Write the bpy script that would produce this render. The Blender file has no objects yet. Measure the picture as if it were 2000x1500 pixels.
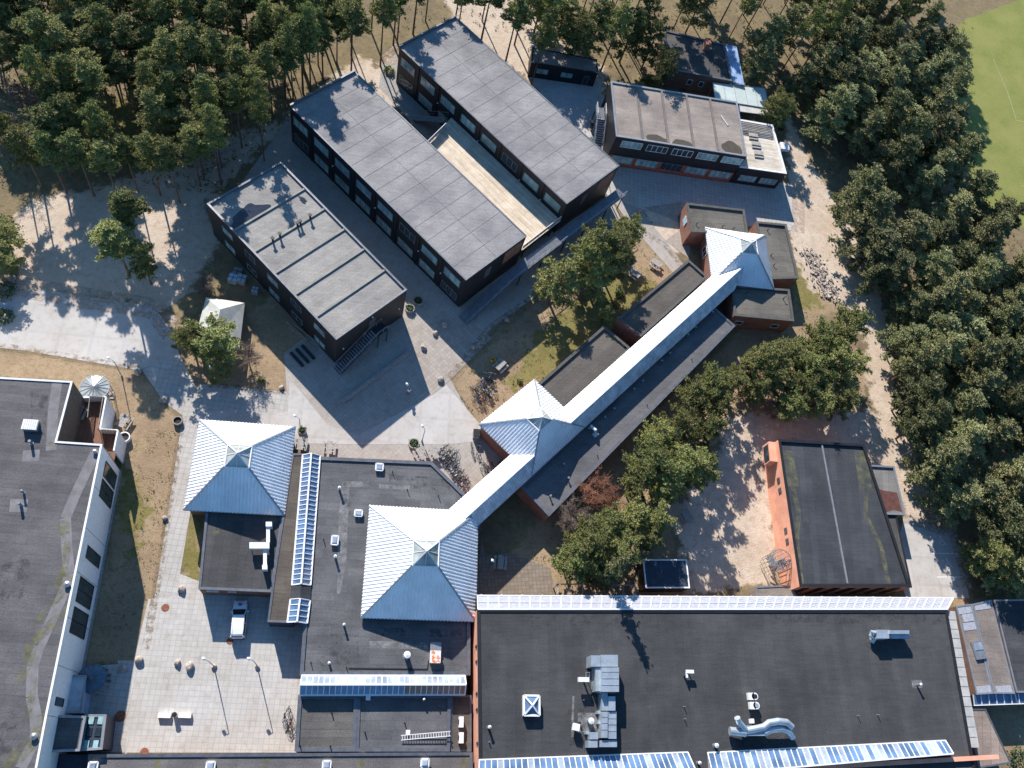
import bpy, bmesh, math, random
import numpy as np
from mathutils import Vector, Matrix
R = math.radians
# ------------------------------------------------------------------ camera, sky, sun, exposure
SC = bpy.context.scene
F, CX, CY, NX, NY, H = 1585.0, 1000.0, 750.0, 647.0, 1502.0, 104.0
nv = Vector(((NX-CX)/F, (NY-CY)/F, 1.0)).normalized()
ex = (Vector((1, 0, 0)) - nv*nv.x).normalized()
ey = -(nv.cross(ex)); ez = -nv
cam = bpy.data.cameras.new('camera'); co = bpy.data.objects.new('camera', cam)
SC.collection.objects.link(co); SC.camera = co
cam.sensor_width = 36; cam.lens = F/2000*36; cam.clip_start = 1; cam.clip_end = 6000
def c2w(v):                                   # photo camera axes (x right, y down, z ahead) to world
    return Vector((v.dot(ex), v.dot(ey), v.dot(ez)))
cr, cu, cf = c2w(Vector((1, 0, 0))), c2w(Vector((0, -1, 0))), c2w(Vector((0, 0, 1)))
co.matrix_world = Matrix(((cr.x, cu.x, -cf.x, 0), (cr.y, cu.y, -cf.y, 0), (cr.z, cu.z, -cf.z, H), (0, 0, 0, 1)))
SUN_EL, SUN_AZ = R(29.5), R(110.5)            # azimuth of the direction towards the sun, from +X
w = bpy.data.worlds.new('World'); SC.world = w; w.use_nodes = True
nt = w.node_tree; bg = nt.nodes['Background']; sky = nt.nodes.new('ShaderNodeTexSky')
sky.sky_type = 'NISHITA'; sky.sun_disc = False; sky.sun_elevation = SUN_EL; sky.sun_rotation = R(90)-SUN_AZ
sky.air_density = 1.2; sky.ozone_density = 2.0; sky.dust_density = .4
tint = nt.nodes.new('ShaderNodeMix'); tint.data_type = 'RGBA'; tint.blend_type = 'MULTIPLY'; tint.inputs[0].default_value = 1; tint.inputs[7].default_value = (.46, .76, 1.0, 1)
nt.links.new(sky.outputs[0], tint.inputs[6]); nt.links.new(tint.outputs[2], bg.inputs[0]); bg.inputs[1].default_value = 0.09
sl = bpy.data.lights.new('sun', 'SUN'); so = bpy.data.objects.new('sun', sl); SC.collection.objects.link(so)
sl.energy = 5.0; sl.angle = R(0.5); sl.color = (1.0, 0.93, 0.87)
sd = Vector((math.cos(SUN_AZ)*math.cos(SUN_EL), math.sin(SUN_AZ)*math.cos(SUN_EL), math.sin(SUN_EL)))
so.rotation_euler = sd.to_track_quat('Z', 'Y').to_euler(); so.location = (0, 0, 60)
SC.view_settings.view_transform = 'Standard'; SC.view_settings.look = 'None'
SC.view_settings.exposure = 0.85; SC.view_settings.gamma = 1
random.seed(7); rng = np.random.default_rng(7)
SHV = Vector((-sd.x, -sd.y))/sd.z             # shadow displacement per metre of height

def W(px, py, h=0.0):                         # photo point at height h -> world
    r = Vector(((px-CX)/F, (py-CY)/F, 1.0)); r *= (H-h)/r.dot(nv)
    return Vector((r.dot(ex), r.dot(ey), h))
def W2(px, py, h=0.0):
    v = W(px, py, h); return (v.x, v.y)
# ------------------------------------------------------------------ materials
MC = {}
def newmat(name):
    m = bpy.data.materials.new(name); m.use_nodes = True
    return m, m.node_tree.nodes, m.node_tree.links, m.node_tree.nodes['Principled BSDF']
def mixc(N, L, fac, a, b, mode='MIX'):
    x = N.new('ShaderNodeMix'); x.data_type = 'RGBA'; x.blend_type = mode
    for i, v in ((0, fac), (6, a), (7, b)):
        if hasattr(v, 'links'): L.new(v, x.inputs[i])
        elif i == 0: x.inputs[0].default_value = v
        else: x.inputs[i].default_value = (*v[:3], 1)
    return x.outputs[2]
def noise(N, L, vec, scale, detail=3, rough=.55, lo=.35, hi=.65):
    n = N.new('ShaderNodeTexNoise'); n.inputs['Scale'].default_value = scale; n.inputs['Detail'].default_value = detail
    n.inputs['Roughness'].default_value = rough; L.new(vec, n.inputs['Vector'])
    r = N.new('ShaderNodeMapRange'); r.inputs[1].default_value = lo; r.inputs[2].default_value = hi
    L.new(n.outputs[0], r.inputs[0]); return r.outputs[0]
def posvec(N, L, ang=0, sc=(1, 1, 1), obj=False):
    if obj:
        g = N.new('ShaderNodeTexCoord').outputs['Object']
    else:
        g = N.new('ShaderNodeNewGeometry').outputs['Position']
    m = N.new('ShaderNodeMapping'); m.vector_type = 'POINT'; m.inputs['Rotation'].default_value = (0, 0, -ang); m.inputs['Scale'].default_value = sc
    L.new(g, m.inputs[0]); return m.outputs[0]
def sc3(c, k): return tuple(min(1, x*k) for x in c)
def plain(name, c, rough=.7, metal=0, var=.15, scale=1.5, spec=.4, fine=.08, bump=0):
    if name in MC: return MC[name]
    m, N, L, p = newmat(name); v = posvec(N, L, obj=True)
    a = mixc(N, L, noise(N, L, v, scale), sc3(c, 1-var), sc3(c, 1+var))
    a = mixc(N, L, noise(N, L, v, scale*14), a, mixc(N, L, 1.0, a, (1-fine*2,)*3, 'MULTIPLY'))
    L.new(a, p.inputs['Base Color']); p.inputs['Roughness'].default_value = rough; p.inputs['Metallic'].default_value = metal
    p.inputs['Specular IOR Level'].default_value = spec; MC[name] = m; return m
def felt(name, c, ang, roww=1.0, rowl=9.0, line=.72, moss=0, mossc=(.16, .15, .04), streak=.12, rust=0):
    m, N, L, p = newmat(name); v = posvec(N, L, ang)
    b = N.new('ShaderNodeTexBrick'); b.offset = .43; L.new(v, b.inputs['Vector'])
    b.inputs['Scale'].default_value = 1; b.inputs['Brick Width'].default_value = rowl; b.inputs['Row Height'].default_value = roww
    b.inputs['Mortar Size'].default_value = .03; b.inputs['Mortar Smooth'].default_value = .4; b.inputs['Bias'].default_value = 0
    b.inputs['Color1'].default_value = (*sc3(c, 1-streak), 1); b.inputs['Color2'].default_value = (*sc3(c, 1+streak), 1); b.inputs['Mortar'].default_value = (*sc3(c, line), 1)
    a = b.outputs[0]
    a = mixc(N, L, noise(N, L, v, .22, 4), mixc(N, L, 1, a, (.80, .80, .81), 'MULTIPLY'), mixc(N, L, 1, a, (1.16, 1.15, 1.12), 'MULTIPLY'))
    a = mixc(N, L, noise(N, L, v, .07, 6, .7, .52, .6), a, mixc(N, L, 1, a, (.86, .87, .87), 'MULTIPLY'))
    vs = posvec(N, L, ang, (.35, 3.2, 1))
    a = mixc(N, L, noise(N, L, vs, 1.1, 5), a, mixc(N, L, 1, a, (.84, .84, .85), 'MULTIPLY'))
    a = mixc(N, L, noise(N, L, v, 7, 4, .7, .4, .62), a, mixc(N, L, 1, a, (.76, .76, .78), 'MULTIPLY'))
    if moss:
        a = mixc(N, L, noise(N, L, v, .45, 5, .7, .70-moss, .78-moss), a, mossc)
    L.new(a, p.inputs['Base Color']); p.inputs['Roughness'].default_value = .88; p.inputs['Specular IOR Level'].default_value = .25
    bu = N.new('ShaderNodeBump'); bu.inputs['Strength'].default_value = .35; bu.inputs['Distance'].default_value = .03
    L.new(noise(N, L, v, 9, 3), bu.inputs['Height']); L.new(bu.outputs[0], p.inputs['Normal'])
    return m
def tiles(name, c, ang, s=.6, line=.8, var=.1, stain=(.9, .88, .85), patch=.3):
    m, N, L, p = newmat(name); v = posvec(N, L, ang)
    b = N.new('ShaderNodeTexBrick'); b.offset = 0; L.new(v, b.inputs['Vector']); b.inputs['Scale'].default_value = 1
    b.inputs['Brick Width'].default_value = s; b.inputs['Row Height'].default_value = s; b.inputs['Mortar Size'].default_value = .035*s/.6
    b.inputs['Mortar Smooth'].default_value = .3
    b.inputs['Color1'].default_value = (*sc3(c, 1-var), 1); b.inputs['Color2'].default_value = (*sc3(c, 1+var), 1); b.inputs['Mortar'].default_value = (*sc3(c, line), 1)
    a = mixc(N, L, noise(N, L, v, .16, 5, .6, .4, .6), b.outputs[0], mixc(N, L, 1, b.outputs[0], stain, 'MULTIPLY'))
    a = mixc(N, L, noise(N, L, v, .9, 5, .7, .5, .75), a, mixc(N, L, 1, a, (.8, .76, .7), 'MULTIPLY'))
    a = mixc(N, L, noise(N, L, v, 12, 3, .7, .4, .7), a, mixc(N, L, 1, a, (.88, .88, .87), 'MULTIPLY'))
    L.new(a, p.inputs['Base Color']); p.inputs['Roughness'].default_value = .85; p.inputs['Specular IOR Level'].default_value = .25
    return m
def brick(name, c, c2, mortar=(.45, .4, .34)):
    m, N, L, p = newmat(name)
    g = N.new('ShaderNodeNewGeometry'); s = N.new('ShaderNodeSeparateXYZ'); L.new(g.outputs['Position'], s.inputs[0])
    ad = N.new('ShaderNodeMath'); L.new(s.outputs[0], ad.inputs[0]); L.new(s.outputs[1], ad.inputs[1])
    cb = N.new('ShaderNodeCombineXYZ'); L.new(ad.outputs[0], cb.inputs[0]); L.new(s.outputs[2], cb.inputs[1])
    b = N.new('ShaderNodeTexBrick'); L.new(cb.outputs[0], b.inputs['Vector']); b.inputs['Scale'].default_value = 1
    b.inputs['Brick Width'].default_value = .24; b.inputs['Row Height'].default_value = .075; b.inputs['Mortar Size'].default_value = .008
    b.inputs['Color1'].default_value = (*c, 1); b.inputs['Color2'].default_value = (*c2, 1); b.inputs['Mortar'].default_value = (*mortar, 1)
    v = g.outputs['Position']
    a = mixc(N, L, noise(N, L, v, .8, 4), b.outputs[0], mixc(N, L, 1, b.outputs[0], (.72, .7, .7), 'MULTIPLY'))
    L.new(a, p.inputs['Base Color']); p.inputs['Roughness'].default_value = .9; return m
def boards(name, c, ang, wdt=.14, line=.55, var=.2):
    m, N, L, p = newmat(name); v = posvec(N, L, ang)
    b = N.new('ShaderNodeTexBrick'); L.new(v, b.inputs['Vector']); b.inputs['Scale'].default_value = 1; b.offset = .37
    b.inputs['Brick Width'].default_value = 3.6; b.inputs['Row Height'].default_value = wdt; b.inputs['Mortar Size'].default_value = .012
    b.inputs['Color1'].default_value = (*sc3(c, 1-var), 1); b.inputs['Color2'].default_value = (*sc3(c, 1+var), 1); b.inputs['Mortar'].default_value = (*sc3(c, line), 1)
    a = mixc(N, L, noise(N, L, v, .7, 4), b.outputs[0], mixc(N, L, 1, b.outputs[0], (.8, .78, .74), 'MULTIPLY'))
    L.new(a, p.inputs['Base Color']); p.inputs['Roughness'].default_value = .8; return m
def cladding(name, c):
    m, N, L, p = newmat(name); g = N.new('ShaderNodeNewGeometry')
    s = N.new('ShaderNodeSeparateXYZ'); L.new(g.outputs['Position'], s.inputs[0])
    ad = N.new('ShaderNodeMath'); L.new(s.outputs[0], ad.inputs[0]); L.new(s.outputs[1], ad.inputs[1])
    mo = N.new('ShaderNodeMath'); mo.operation = 'SINE'; ml = N.new('ShaderNodeMath'); ml.operation = 'MULTIPLY'; ml.inputs[1].default_value = 22
    L.new(ad.outputs[0], ml.inputs[0]); L.new(ml.outputs[0], mo.inputs[0])
    a = mixc(N, L, noise(N, L, g.outputs['Position'], 1.2), sc3(c, .8), sc3(c, 1.25))
    L.new(a, p.inputs['Base Color']); p.inputs['Roughness'].default_value = .55
    bu = N.new('ShaderNodeBump'); bu.inputs['Strength'].default_value = .5; bu.inputs['Distance'].default_value = .03
    L.new(mo.outputs[0], bu.inputs['Height']); L.new(bu.outputs[0], p.inputs['Normal']); return m
def glass(name, c, rough=.06, spec=.9, var=.35, sc=.5):
    m, N, L, p = newmat(name); v = N.new('ShaderNodeNewGeometry').outputs['Position']
    L.new(mixc(N, L, noise(N, L, v, sc, 3), sc3(c, 1-var), sc3(c, 1+var)), p.inputs['Base Color'])
    p.inputs['Roughness'].default_value = rough; p.inputs['Specular IOR Level'].default_value = spec; return m
MF = dict(
 dark=felt('felt_dark', (.072, .075, .08), 0), darkm=felt('felt_dark_mossy', (.08, .08, .082), R(90), moss=.05),
 left=felt('felt_left_roof', (.135, .129, .133), R(-3), 1.0, 8, .78, moss=.0),
 block=felt('felt_block', (.31, .30, .295), R(45), 1.0, 12.5, .84, streak=.04), blockA=felt('felt_block_ribbed', (.33, .315, .29), R(45), .5, 12.5, .88, moss=.02, mossc=(.13, .12, .08), streak=.06),
 m=felt('felt_middle', (.135, .137, .142), 0, 1.0, 3.2, .82), wing=felt('felt_wing', (.125, .112, .097), R(45), moss=.08, mossc=(.13, .125, .06)),
 wingl=felt('felt_long_wing', (.15, .15, .155), R(45), 1, 9, .85, moss=.02), brown=felt('felt_brown', (.13, .112, .094), R(-5), moss=.06, mossc=(.045, .035, .03)),
 gym=felt('felt_gym', (.062, .067, .075), R(85), 1, 12, .8, moss=.03, mossc=(.10, .11, .04)), D=felt('felt_two_storey', (.33, .285, .245), R(0), .45, 12, .85, moss=.04, mossc=(.11, .095, .075), streak=.05),
 north=felt('felt_annex', (.15, .14, .12), R(5), moss=.05, mossc=(.14, .13, .07)), small=felt('felt_small_roof', (.27, .23, .20), R(-5), moss=.04),
 hall=felt('felt_hall', (.07, .072, .074), R(90), 1.0, 14, .86, streak=.07, moss=.0))
M = dict(
 asphalt=tiles('pale_concrete', (.50, .48, .455), 0, 4.0, .93, .03), tile=tiles('paving_tiles', (.47, .455, .43), R(-4), .7, .74, .05),
 tile45=tiles('paving_tiles_diagonal', (.40, .37, .335), R(45), .5, .84, .06), tiledark=tiles('paving_tiles_worn', (.38, .34, .30), R(45), .5, .8, .1), terr=tiles('terrace_pavers', (.25, .21, .17), R(5), .5, .6, .12),
 red=brick('red_brick', (.30, .12, .075), (.24, .095, .06), (.34, .25, .2)), orange=plain('orange_render', (.80, .38, .25), .85, 0, .12, .6), brown=brick('brown_brick', (.2, .10, .065), (.16, .08, .05), (.25, .2, .16)),
 black=cladding('black_cladding', (.014, .015, .018)), blacktrim=plain('black_trim', (.018, .019, .022), .5), greytrim=plain('grey_zinc_flashing', (.16, .17, .19), .45, .5, .15), lighttrim=plain('pale_metal_flashing', (.36, .37, .38), .4, .5, .1),
 white=plain('white_paint', (.78, .78, .77), .5, 0, .04, 2), whitewall=plain('white_wall_panels', (.86, .86, .86), .6, 0, .05, .25), metal=plain('galvanised_duct', (.50, .56, .60), .38, .55, .12, .9), darkmetal=plain('dark_metal', (.03, .032, .036), .5, .3),
 steel=plain('railing_steel', (.32, .34, .36), .45, .6), rib=plain('white_ribbed_metal', (.82, .84, .86), .42, .1, .07, .5, fine=.04), rib_shaded=plain('shade_tinted_ribbed_metal', (.62, .68, .72), .45, .1, .2, .8),
 deck=boards('new_timber_deck', (.68, .575, .44), R(-45)), deckpale=boards('pale_deck', (.55, .50, .42), R(0), .3, .7), wood=boards('grey_timber', (.27, .23, .19), 0, .1), woodb=plain('bare_timber', (.34, .26, .18), .8, 0, .25, 3), woodw=plain('weathered_timber', (.36, .34, .31), .8, 0, .2, 3),
 win=glass('window_glass', (.27, .42, .42), .12, .8), windark=glass('dark_window_glass', (.03, .045, .055), .08, .7), sky=glass('skylight_glass', (.10, .17, .29), .08, .9), skyl=glass('pale_skylight_glass', (.28, .33, .40), .15, .8), milk=glass('milky_roof_glass', (.34, .35, .39), .3, .5, .12, 3), sky_orange_reflection=glass('orange_reflection_glass', (.26, .11, .05), .15, .7),
 blueglass=glass('blue_canopy_glass', (.30, .42, .62), .15, .9, .2), lantern=glass('lantern_glass', (.33, .36, .35), .2, .6),
 rubber=plain('black_rubber', (.015, .015, .016), .8), carp=plain('white_car_paint', (.78, .79, .8), .2, 0, .01, 1, .6, fine=.01), carg=glass('car_glass', (.02, .03, .04), .05, .9), tail=plain('red_lamp', (.4, .02, .02), .3), head=plain('headlamp', (.75, .78, .8), .1),
 stone=plain('granite_boulder', (.42, .37, .32), .9, 0, .3, 3), concrete=plain('rough_concrete', (.33, .31, .28), .9, 0, .2, 3), soil=plain('dark_soil', (.04, .03, .022), .95), rust=plain('rusty_iron', (.24, .09, .05), .85, 0, .25, 3), bark=plain('pine_bark', (.16, .105, .075), .95, 0, .35, 2), twig=plain('bare_twigs', (.20, .15, .12), .95, 0, .3, 1), twigr=plain('reddish_twigs', (.28, .13, .075), .95, 0, .3, 1),
 skin=plain('skin', (.5, .3, .22), .6), yellow=plain('yellow_plastic', (.75, .5, .03), .5), bluecl=plain('blue_cloth', (.10, .22, .45), .9), darkcl=plain('dark_cloth', (.03, .03, .045), .9), redp=plain('red_paint', (.5, .05, .04), .4), bluep=plain('blue_paint', (.06, .15, .4), .4), grn=plain('evergreen_leaf', (.05, .09, .03), .8, 0, .4, 3), pale=plain('pale_roof_sheet', (.50, .49, .45), .8, 0, .1, .6), beige=plain('beige_roof_sheet', (.30, .29, .25), .85, 0, .15, .6),
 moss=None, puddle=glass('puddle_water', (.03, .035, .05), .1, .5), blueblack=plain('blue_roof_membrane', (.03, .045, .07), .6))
def mossmat():
    m, N, L, p = newmat('moss_patch'); v = posvec(N, L)
    L.new(mixc(N, L, noise(N, L, v, 1.5, 4), (.12, .12, .07), (.26, .25, .06)), p.inputs['Base Color']); p.inputs['Roughness'].default_value = .95
    L.new(noise(N, L, v, 1.3, 6, .8, .42, .8), p.inputs['Alpha']); return m
M['moss'] = mossmat()
def stainmat(name, c, lo=.4, hi=.6, s=.6):
    m, N, L, p = newmat(name); v = posvec(N, L)
    p.inputs['Base Color'].default_value = (*c, 1); p.inputs['Roughness'].default_value = .9
    L.new(noise(N, L, v, s, 5, .7, lo, hi), p.inputs['Alpha']); return m
M['pale_stain'] = stainmat('pale_stain', (.30, .30, .30), .35, .8, 1.2); M['dark_stain'] = stainmat('dark_stain', (.035, .03, .027), .3, .55, .5)
M['sand_drift'] = stainmat('sand_drift', (.46, .36, .28), .42, .62, .8); M['litter_drift'] = stainmat('litter_drift', (.28, .20, .13), .45, .7, 1.4)
M['grime'] = stainmat('roof_grime', (.045, .045, .045), .5, .85, .9); M['green_stain'] = stainmat('green_grey_stain', (.16, .16, .09), .38, .75, .9)
def foliage(name, c1, c2, c3):
    m, N, L, p = newmat(name); v = posvec(N, L, obj=True)
    oi = N.new('ShaderNodeObjectInfo')
    a = mixc(N, L, noise(N, L, v, .7, 3, .6, .38, .62), c1, c2)
    a = mixc(N, L, noise(N, L, v, 5, 3, .6, .45, .7), a, c3)
    hs = N.new('ShaderNodeHueSaturation')
    mr = N.new('ShaderNodeMapRange'); mr.inputs[3].default_value = .65; mr.inputs[4].default_value = 1.4; L.new(oi.outputs['Random'], mr.inputs[0])
    mh = N.new('ShaderNodeMapRange'); mh.inputs[3].default_value = .485; mh.inputs[4].default_value = .515; 
    m2 = N.new('ShaderNodeMath'); m2.operation = 'FRACT'; m3 = N.new('ShaderNodeMath'); m3.operation = 'MULTIPLY'; m3.inputs[1].default_value = 17.3
    L.new(oi.outputs['Random'], m3.inputs[0]); L.new(m3.outputs[0], m2.inputs[0]); L.new(m2.outputs[0], mh.inputs[0])
    L.new(mr.outputs[0], hs.inputs['Value']); L.new(mh.outputs[0], hs.inputs['Hue']); L.new(a, hs.inputs['Color'])
    L.new(hs.outputs[0], p.inputs['Base Color']); p.inputs['Roughness'].default_value = .7; p.inputs['Specular IOR Level'].default_value = .2
    p.inputs['Subsurface Weight'].default_value = 0
    return m
M['pine'] = foliage('pine_needles', (.14, .155, .045), (.26, .27, .085), (.37, .35, .15))
M['darkpine'] = foliage('dark_pine_needles', (.135, .148, .055), (.24, .25, .105), (.37, .35, .19))
# ------------------------------------------------------------------ mesh helpers
class MB:
    def __init__(s): s.v = []; s.f = []; s.m = []
    def poly(s, pts, mi=0):
        n = len(s.v); s.v += [tuple(p) for p in pts]; s.f.append(tuple(range(n, n+len(pts)))); s.m.append(mi)
    def add(s, vs, fs, mi=0):
        n = len(s.v); s.v += [tuple(p) for p in vs]; s.f += [tuple(n+i for i in f) for f in fs]; s.m += [mi]*len(fs)
    def box(s, c, d, rz=0, mi=0, tilt=None):
        x, y, z = d[0]/2, d[1]/2, d[2]/2
        mt = Matrix.Rotation(rz, 3, 'Z')
        if tilt: mt = mt @ Matrix.Rotation(tilt[1], 3, tilt[0])
        vs = [Vector(c)+mt @ Vector((i*x, j*y, k*z)) for k in (-1, 1) for j in (-1, 1) for i in (-1, 1)]
        s.add(vs, [(0, 2, 3, 1), (4, 5, 7, 6), (0, 1, 5, 4), (2, 6, 7, 3), (0, 4, 6, 2), (1, 3, 7, 5)], mi)
    def bar(s, a, b, wd, ht=None, mi=0):
        a = Vector(a); b = Vector(b); ht = ht or wd; d = (b-a)
        if d.length < 1e-5: return
        up = Vector((0, 0, 1)) if abs(d.normalized().z) < .95 else Vector((1, 0, 0))
        x = d.cross(up).normalized()*wd/2; y = x.cross(d).normalized()*ht/2
        vs = [p+i*x+j*y for p in (a, b) for i, j in ((-1, -1), (1, -1), (1, 1), (-1, 1))]
        s.add(vs, [(0, 1, 2, 3), (7, 6, 5, 4), (0, 4, 5, 1), (1, 5, 6, 2), (2, 6, 7, 3), (3, 7, 4, 0)], mi)
    def tube(s, pts, r, n=8, mi=0, caps=True):
        pts = [Vector(p) for p in pts]; rs = r if isinstance(r, (list, tuple)) else [r]*len(pts); n0 = len(s.v)
        for i, p in enumerate(pts):
            d = (pts[min(i+1, len(pts)-1)]-pts[max(i-1, 0)]).normalized()
            up = Vector((0, 0, 1)) if abs(d.z) < .9 else Vector((1, 0, 0))
            x = d.cross(up).normalized(); y = x.cross(d).normalized()
            for k in range(n):
                a = 2*math.pi*k/n; s.v.append(tuple(p+x*math.cos(a)*rs[i]+y*math.sin(a)*rs[i]))
        for i in range(len(pts)-1):
            for k in range(n):
                a = n0+i*n+k; b = n0+i*n+(k+1) % n; s.f.append((a, b, b+n, a+n)); s.m.append(mi)
        if caps:
            s.f.append(tuple(n0+k for k in range(n))[::-1]); s.m.append(mi)
            s.f.append(tuple(n0+(len(pts)-1)*n+k for k in range(n))); s.m.append(mi)
    def cyl(s, c, r, h, n=16, mi=0, r2=None): s.tube([c, Vector(c)+Vector((0, 0, h))], [r, r if r2 is None else r2], n, mi)
    def prism(s, pts, z0, z1, mi=0, top=True, bottom=False):
        n = len(pts); a = [(p[0], p[1], z0) for p in pts]; b = [(p[0], p[1], z1) for p in pts]
        s.add(a+b, [(i, (i+1) % n, n+(i+1) % n, n+i) for i in range(n)]+([tuple(range(n, 2*n))] if top else [])+([tuple(range(n))[::-1]] if bottom else []), mi)
def ccw(p):
    a = sum(p[i-1][0]*p[i][1]-p[i][0]*p[i-1][1] for i in range(len(p)))
    return list(p) if a > 0 else list(p)[::-1]
def inset(p, d):
    n = len(p); out = []
    for i in range(n):
        a, b, c = Vector(p[i-1][:2]), Vector(p[i][:2]), Vector(p[(i+1) % n][:2])
        u = (b-a).normalized(); v = (c-b).normalized(); nu = Vector((-u.y, u.x)); nw = Vector((-v.y, v.x))
        k = (nu+nw); k = k/max(.3, k.dot(nu)) if k.length > 1e-6 else nu
        q = b+k*d; out.append((q.x, q.y))
    return out
def tag(o, label=None, cat=None, group=None, kind=None):
    if label: o['label'] = label
    if cat: o['category'] = cat
    if group: o['group'] = group
    if kind: o['kind'] = kind
    return o
def thing(name, label, cat, loc=(0, 0, 0), rz=0, group=None):
    o = bpy.data.objects.new(name, None); SC.collection.objects.link(o); o.location = loc; o.rotation_euler = (0, 0, rz)
    o.empty_display_size = .3
    return tag(o, label, cat, group)
def absloc(o):
    v = Vector(o.location); 
    while o.parent: o = o.parent; v = v+Vector(o.location)
    return v
def obj(name, mb, mats, parent=None, local=False, smooth=False, label=None):
    if not isinstance(mats, (list, tuple)): mats = [mats]
    me = bpy.data.meshes.new(name); off = Vector((0, 0, 0))
    if not local and parent is not None: off = absloc(parent)
    elif not local and parent is None:
        xs = np.array(mb.v); off = Vector((float(xs[:, 0].mean()), float(xs[:, 1].mean()), float(xs[:, 2].min())))
    me.from_pydata([(x-off.x, y-off.y, z-off.z) for x, y, z in mb.v], [], mb.f)
    for m in mats: me.materials.append(m)
    if len(mats) > 1: me.polygons.foreach_set('material_index', mb.m)
    if smooth: me.polygons.foreach_set('use_smooth', [True]*len(me.polygons))
    bm = bmesh.new(); bm.from_mesh(me); bmesh.ops.recalc_face_normals(bm, faces=bm.faces) if not getattr(mb, 'keep', False) else None
    bm.to_mesh(me); bm.free(); me.update()
    o = bpy.data.objects.new(name, me); SC.collection.objects.link(o)
    if parent is not None: o.parent = parent
    elif not local: o.location = off
    if label: o['label'] = label
    return o
def copy_tree(o, loc=None, rz=None, label=None, group=None, scale=None):
    def cp(x, par):
        c = x.copy(); SC.collection.objects.link(c); c.parent = par
        for ch in x.children: cp(ch, c)
        return c
    c = cp(o, None)
    if loc is not None: c.location = loc
    if rz is not None: c.rotation_euler = (0, 0, rz)
    if scale is not None: c.scale = scale if not isinstance(scale, (int, float)) else (scale,)*3
    if label: c['label'] = label
    if group: c['group'] = group
    return c
def struct(name, mb, m): return tag(obj(name, mb, m), kind='structure')
# ------------------------------------------------------------------ building helpers
FOOT = []                                      # footprints, keeps trees out
def flat_block(name, label, cat, pts, h, wallm, roofm, par=.25, pw=.28, trim=None, z0=0.0, base=None, foot=True, copw=None):
    pts = ccw(pts); 
    if foot: FOOT.append(pts)
    t = base or thing(name, label, cat, (sum(p[0] for p in pts)/len(pts), sum(p[1] for p in pts)/len(pts), 0))
    mb = MB(); mb.prism(pts, z0, h-.04, top=False)
    obj('wall', mb, wallm, t)
    mb = MB(); mb.poly([(p[0], p[1], h-par) for p in inset(pts, pw-.02)]); r = obj('roof', mb, roofm, t)
    mb = MB(); o2 = inset(pts, -.05); i2 = inset(pts, pw+.03); n = len(pts)
    for i in range(n):
        j = (i+1) % n
        a, b, c, d = o2[i], o2[j], i2[j], i2[i]
        mb.add([(*a, h-.12), (*b, h-.12), (*c, h-.12), (*d, h-.12), (*a, h), (*b, h), (*c, h-.015), (*d, h-.015)],
               [(4, 5, 6, 7), (0, 1, 5, 4), (3, 7, 6, 2), (0, 3, 2, 1)])
    mb.prism(inset(pts, pw)[::-1], h-par-.1, h-.1, top=False)
    obj('coping', mb, trim or M['greytrim'], t)
    return t
def sheet(parent, name, pts, z, m, label=None):
    mb = MB(); mb.poly([(p[0], p[1], z) for p in ccw(pts)]); return obj(name, mb, m, parent, label=label)
def window(parent, a, b, s, wd, z0, ht, n=3, fm=None, gm=None, out=.03, rows=1, skip=False):
    """window on the wall from a to b (outside on the right hand when walking a->b is towards -normal); s metres along"""
    a = Vector(a[:2]); b = Vector(b[:2]); u = (b-a).normalized(); nn = Vector((u.y, -u.x))
    def P(x, z, o=0): q = a+u*x+nn*o; return (q.x, q.y, z)
    f = MB(); fw = .07
    def bar(x0, x1, za, zb):
        vs = [P(x0, za, -.05), P(x1, za, -.05), P(x1, zb, -.05), P(x0, zb, -.05), P(x0, za, out+.05), P(x1, za, out+.05), P(x1, zb, out+.05), P(x0, zb, out+.05)]
        f.add(vs, [(4, 5, 6, 7), (0, 4, 7, 3), (1, 2, 6, 5), (3, 7, 6, 2), (0, 1, 5, 4)])
    bar(s, s+wd, z0, z0+fw); bar(s, s+wd, z0+ht-fw, z0+ht); bar(s, s+fw, z0+fw, z0+ht-fw); bar(s+wd-fw, s+wd, z0+fw, z0+ht-fw)
    for i in range(1, n): bar(s+wd*i/n-fw/2, s+wd*i/n+fw/2, z0+fw, z0+ht-fw)
    for j in range(1, rows): 
        for i in range(n):
            bar(s+wd*i/n+fw/2+(fw/2 if i == 0 else 0), s+wd*(i+1)/n-fw/2-(fw/2 if i == n-1 else 0), z0+ht*j/rows-fw/2, z0+ht*j/rows+fw/2)
    w_ = obj('window', f, fm or M['steel'], parent)
    g = MB(); g.poly([P(s+.02, z0+.02, out), P(s+wd-.02, z0+.02, out), P(s+wd-.02, z0+ht-.02, out), P(s+.02, z0+ht-.02, out)])
    obj('pane', g, gm or M['win'], w_); return w_
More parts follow.
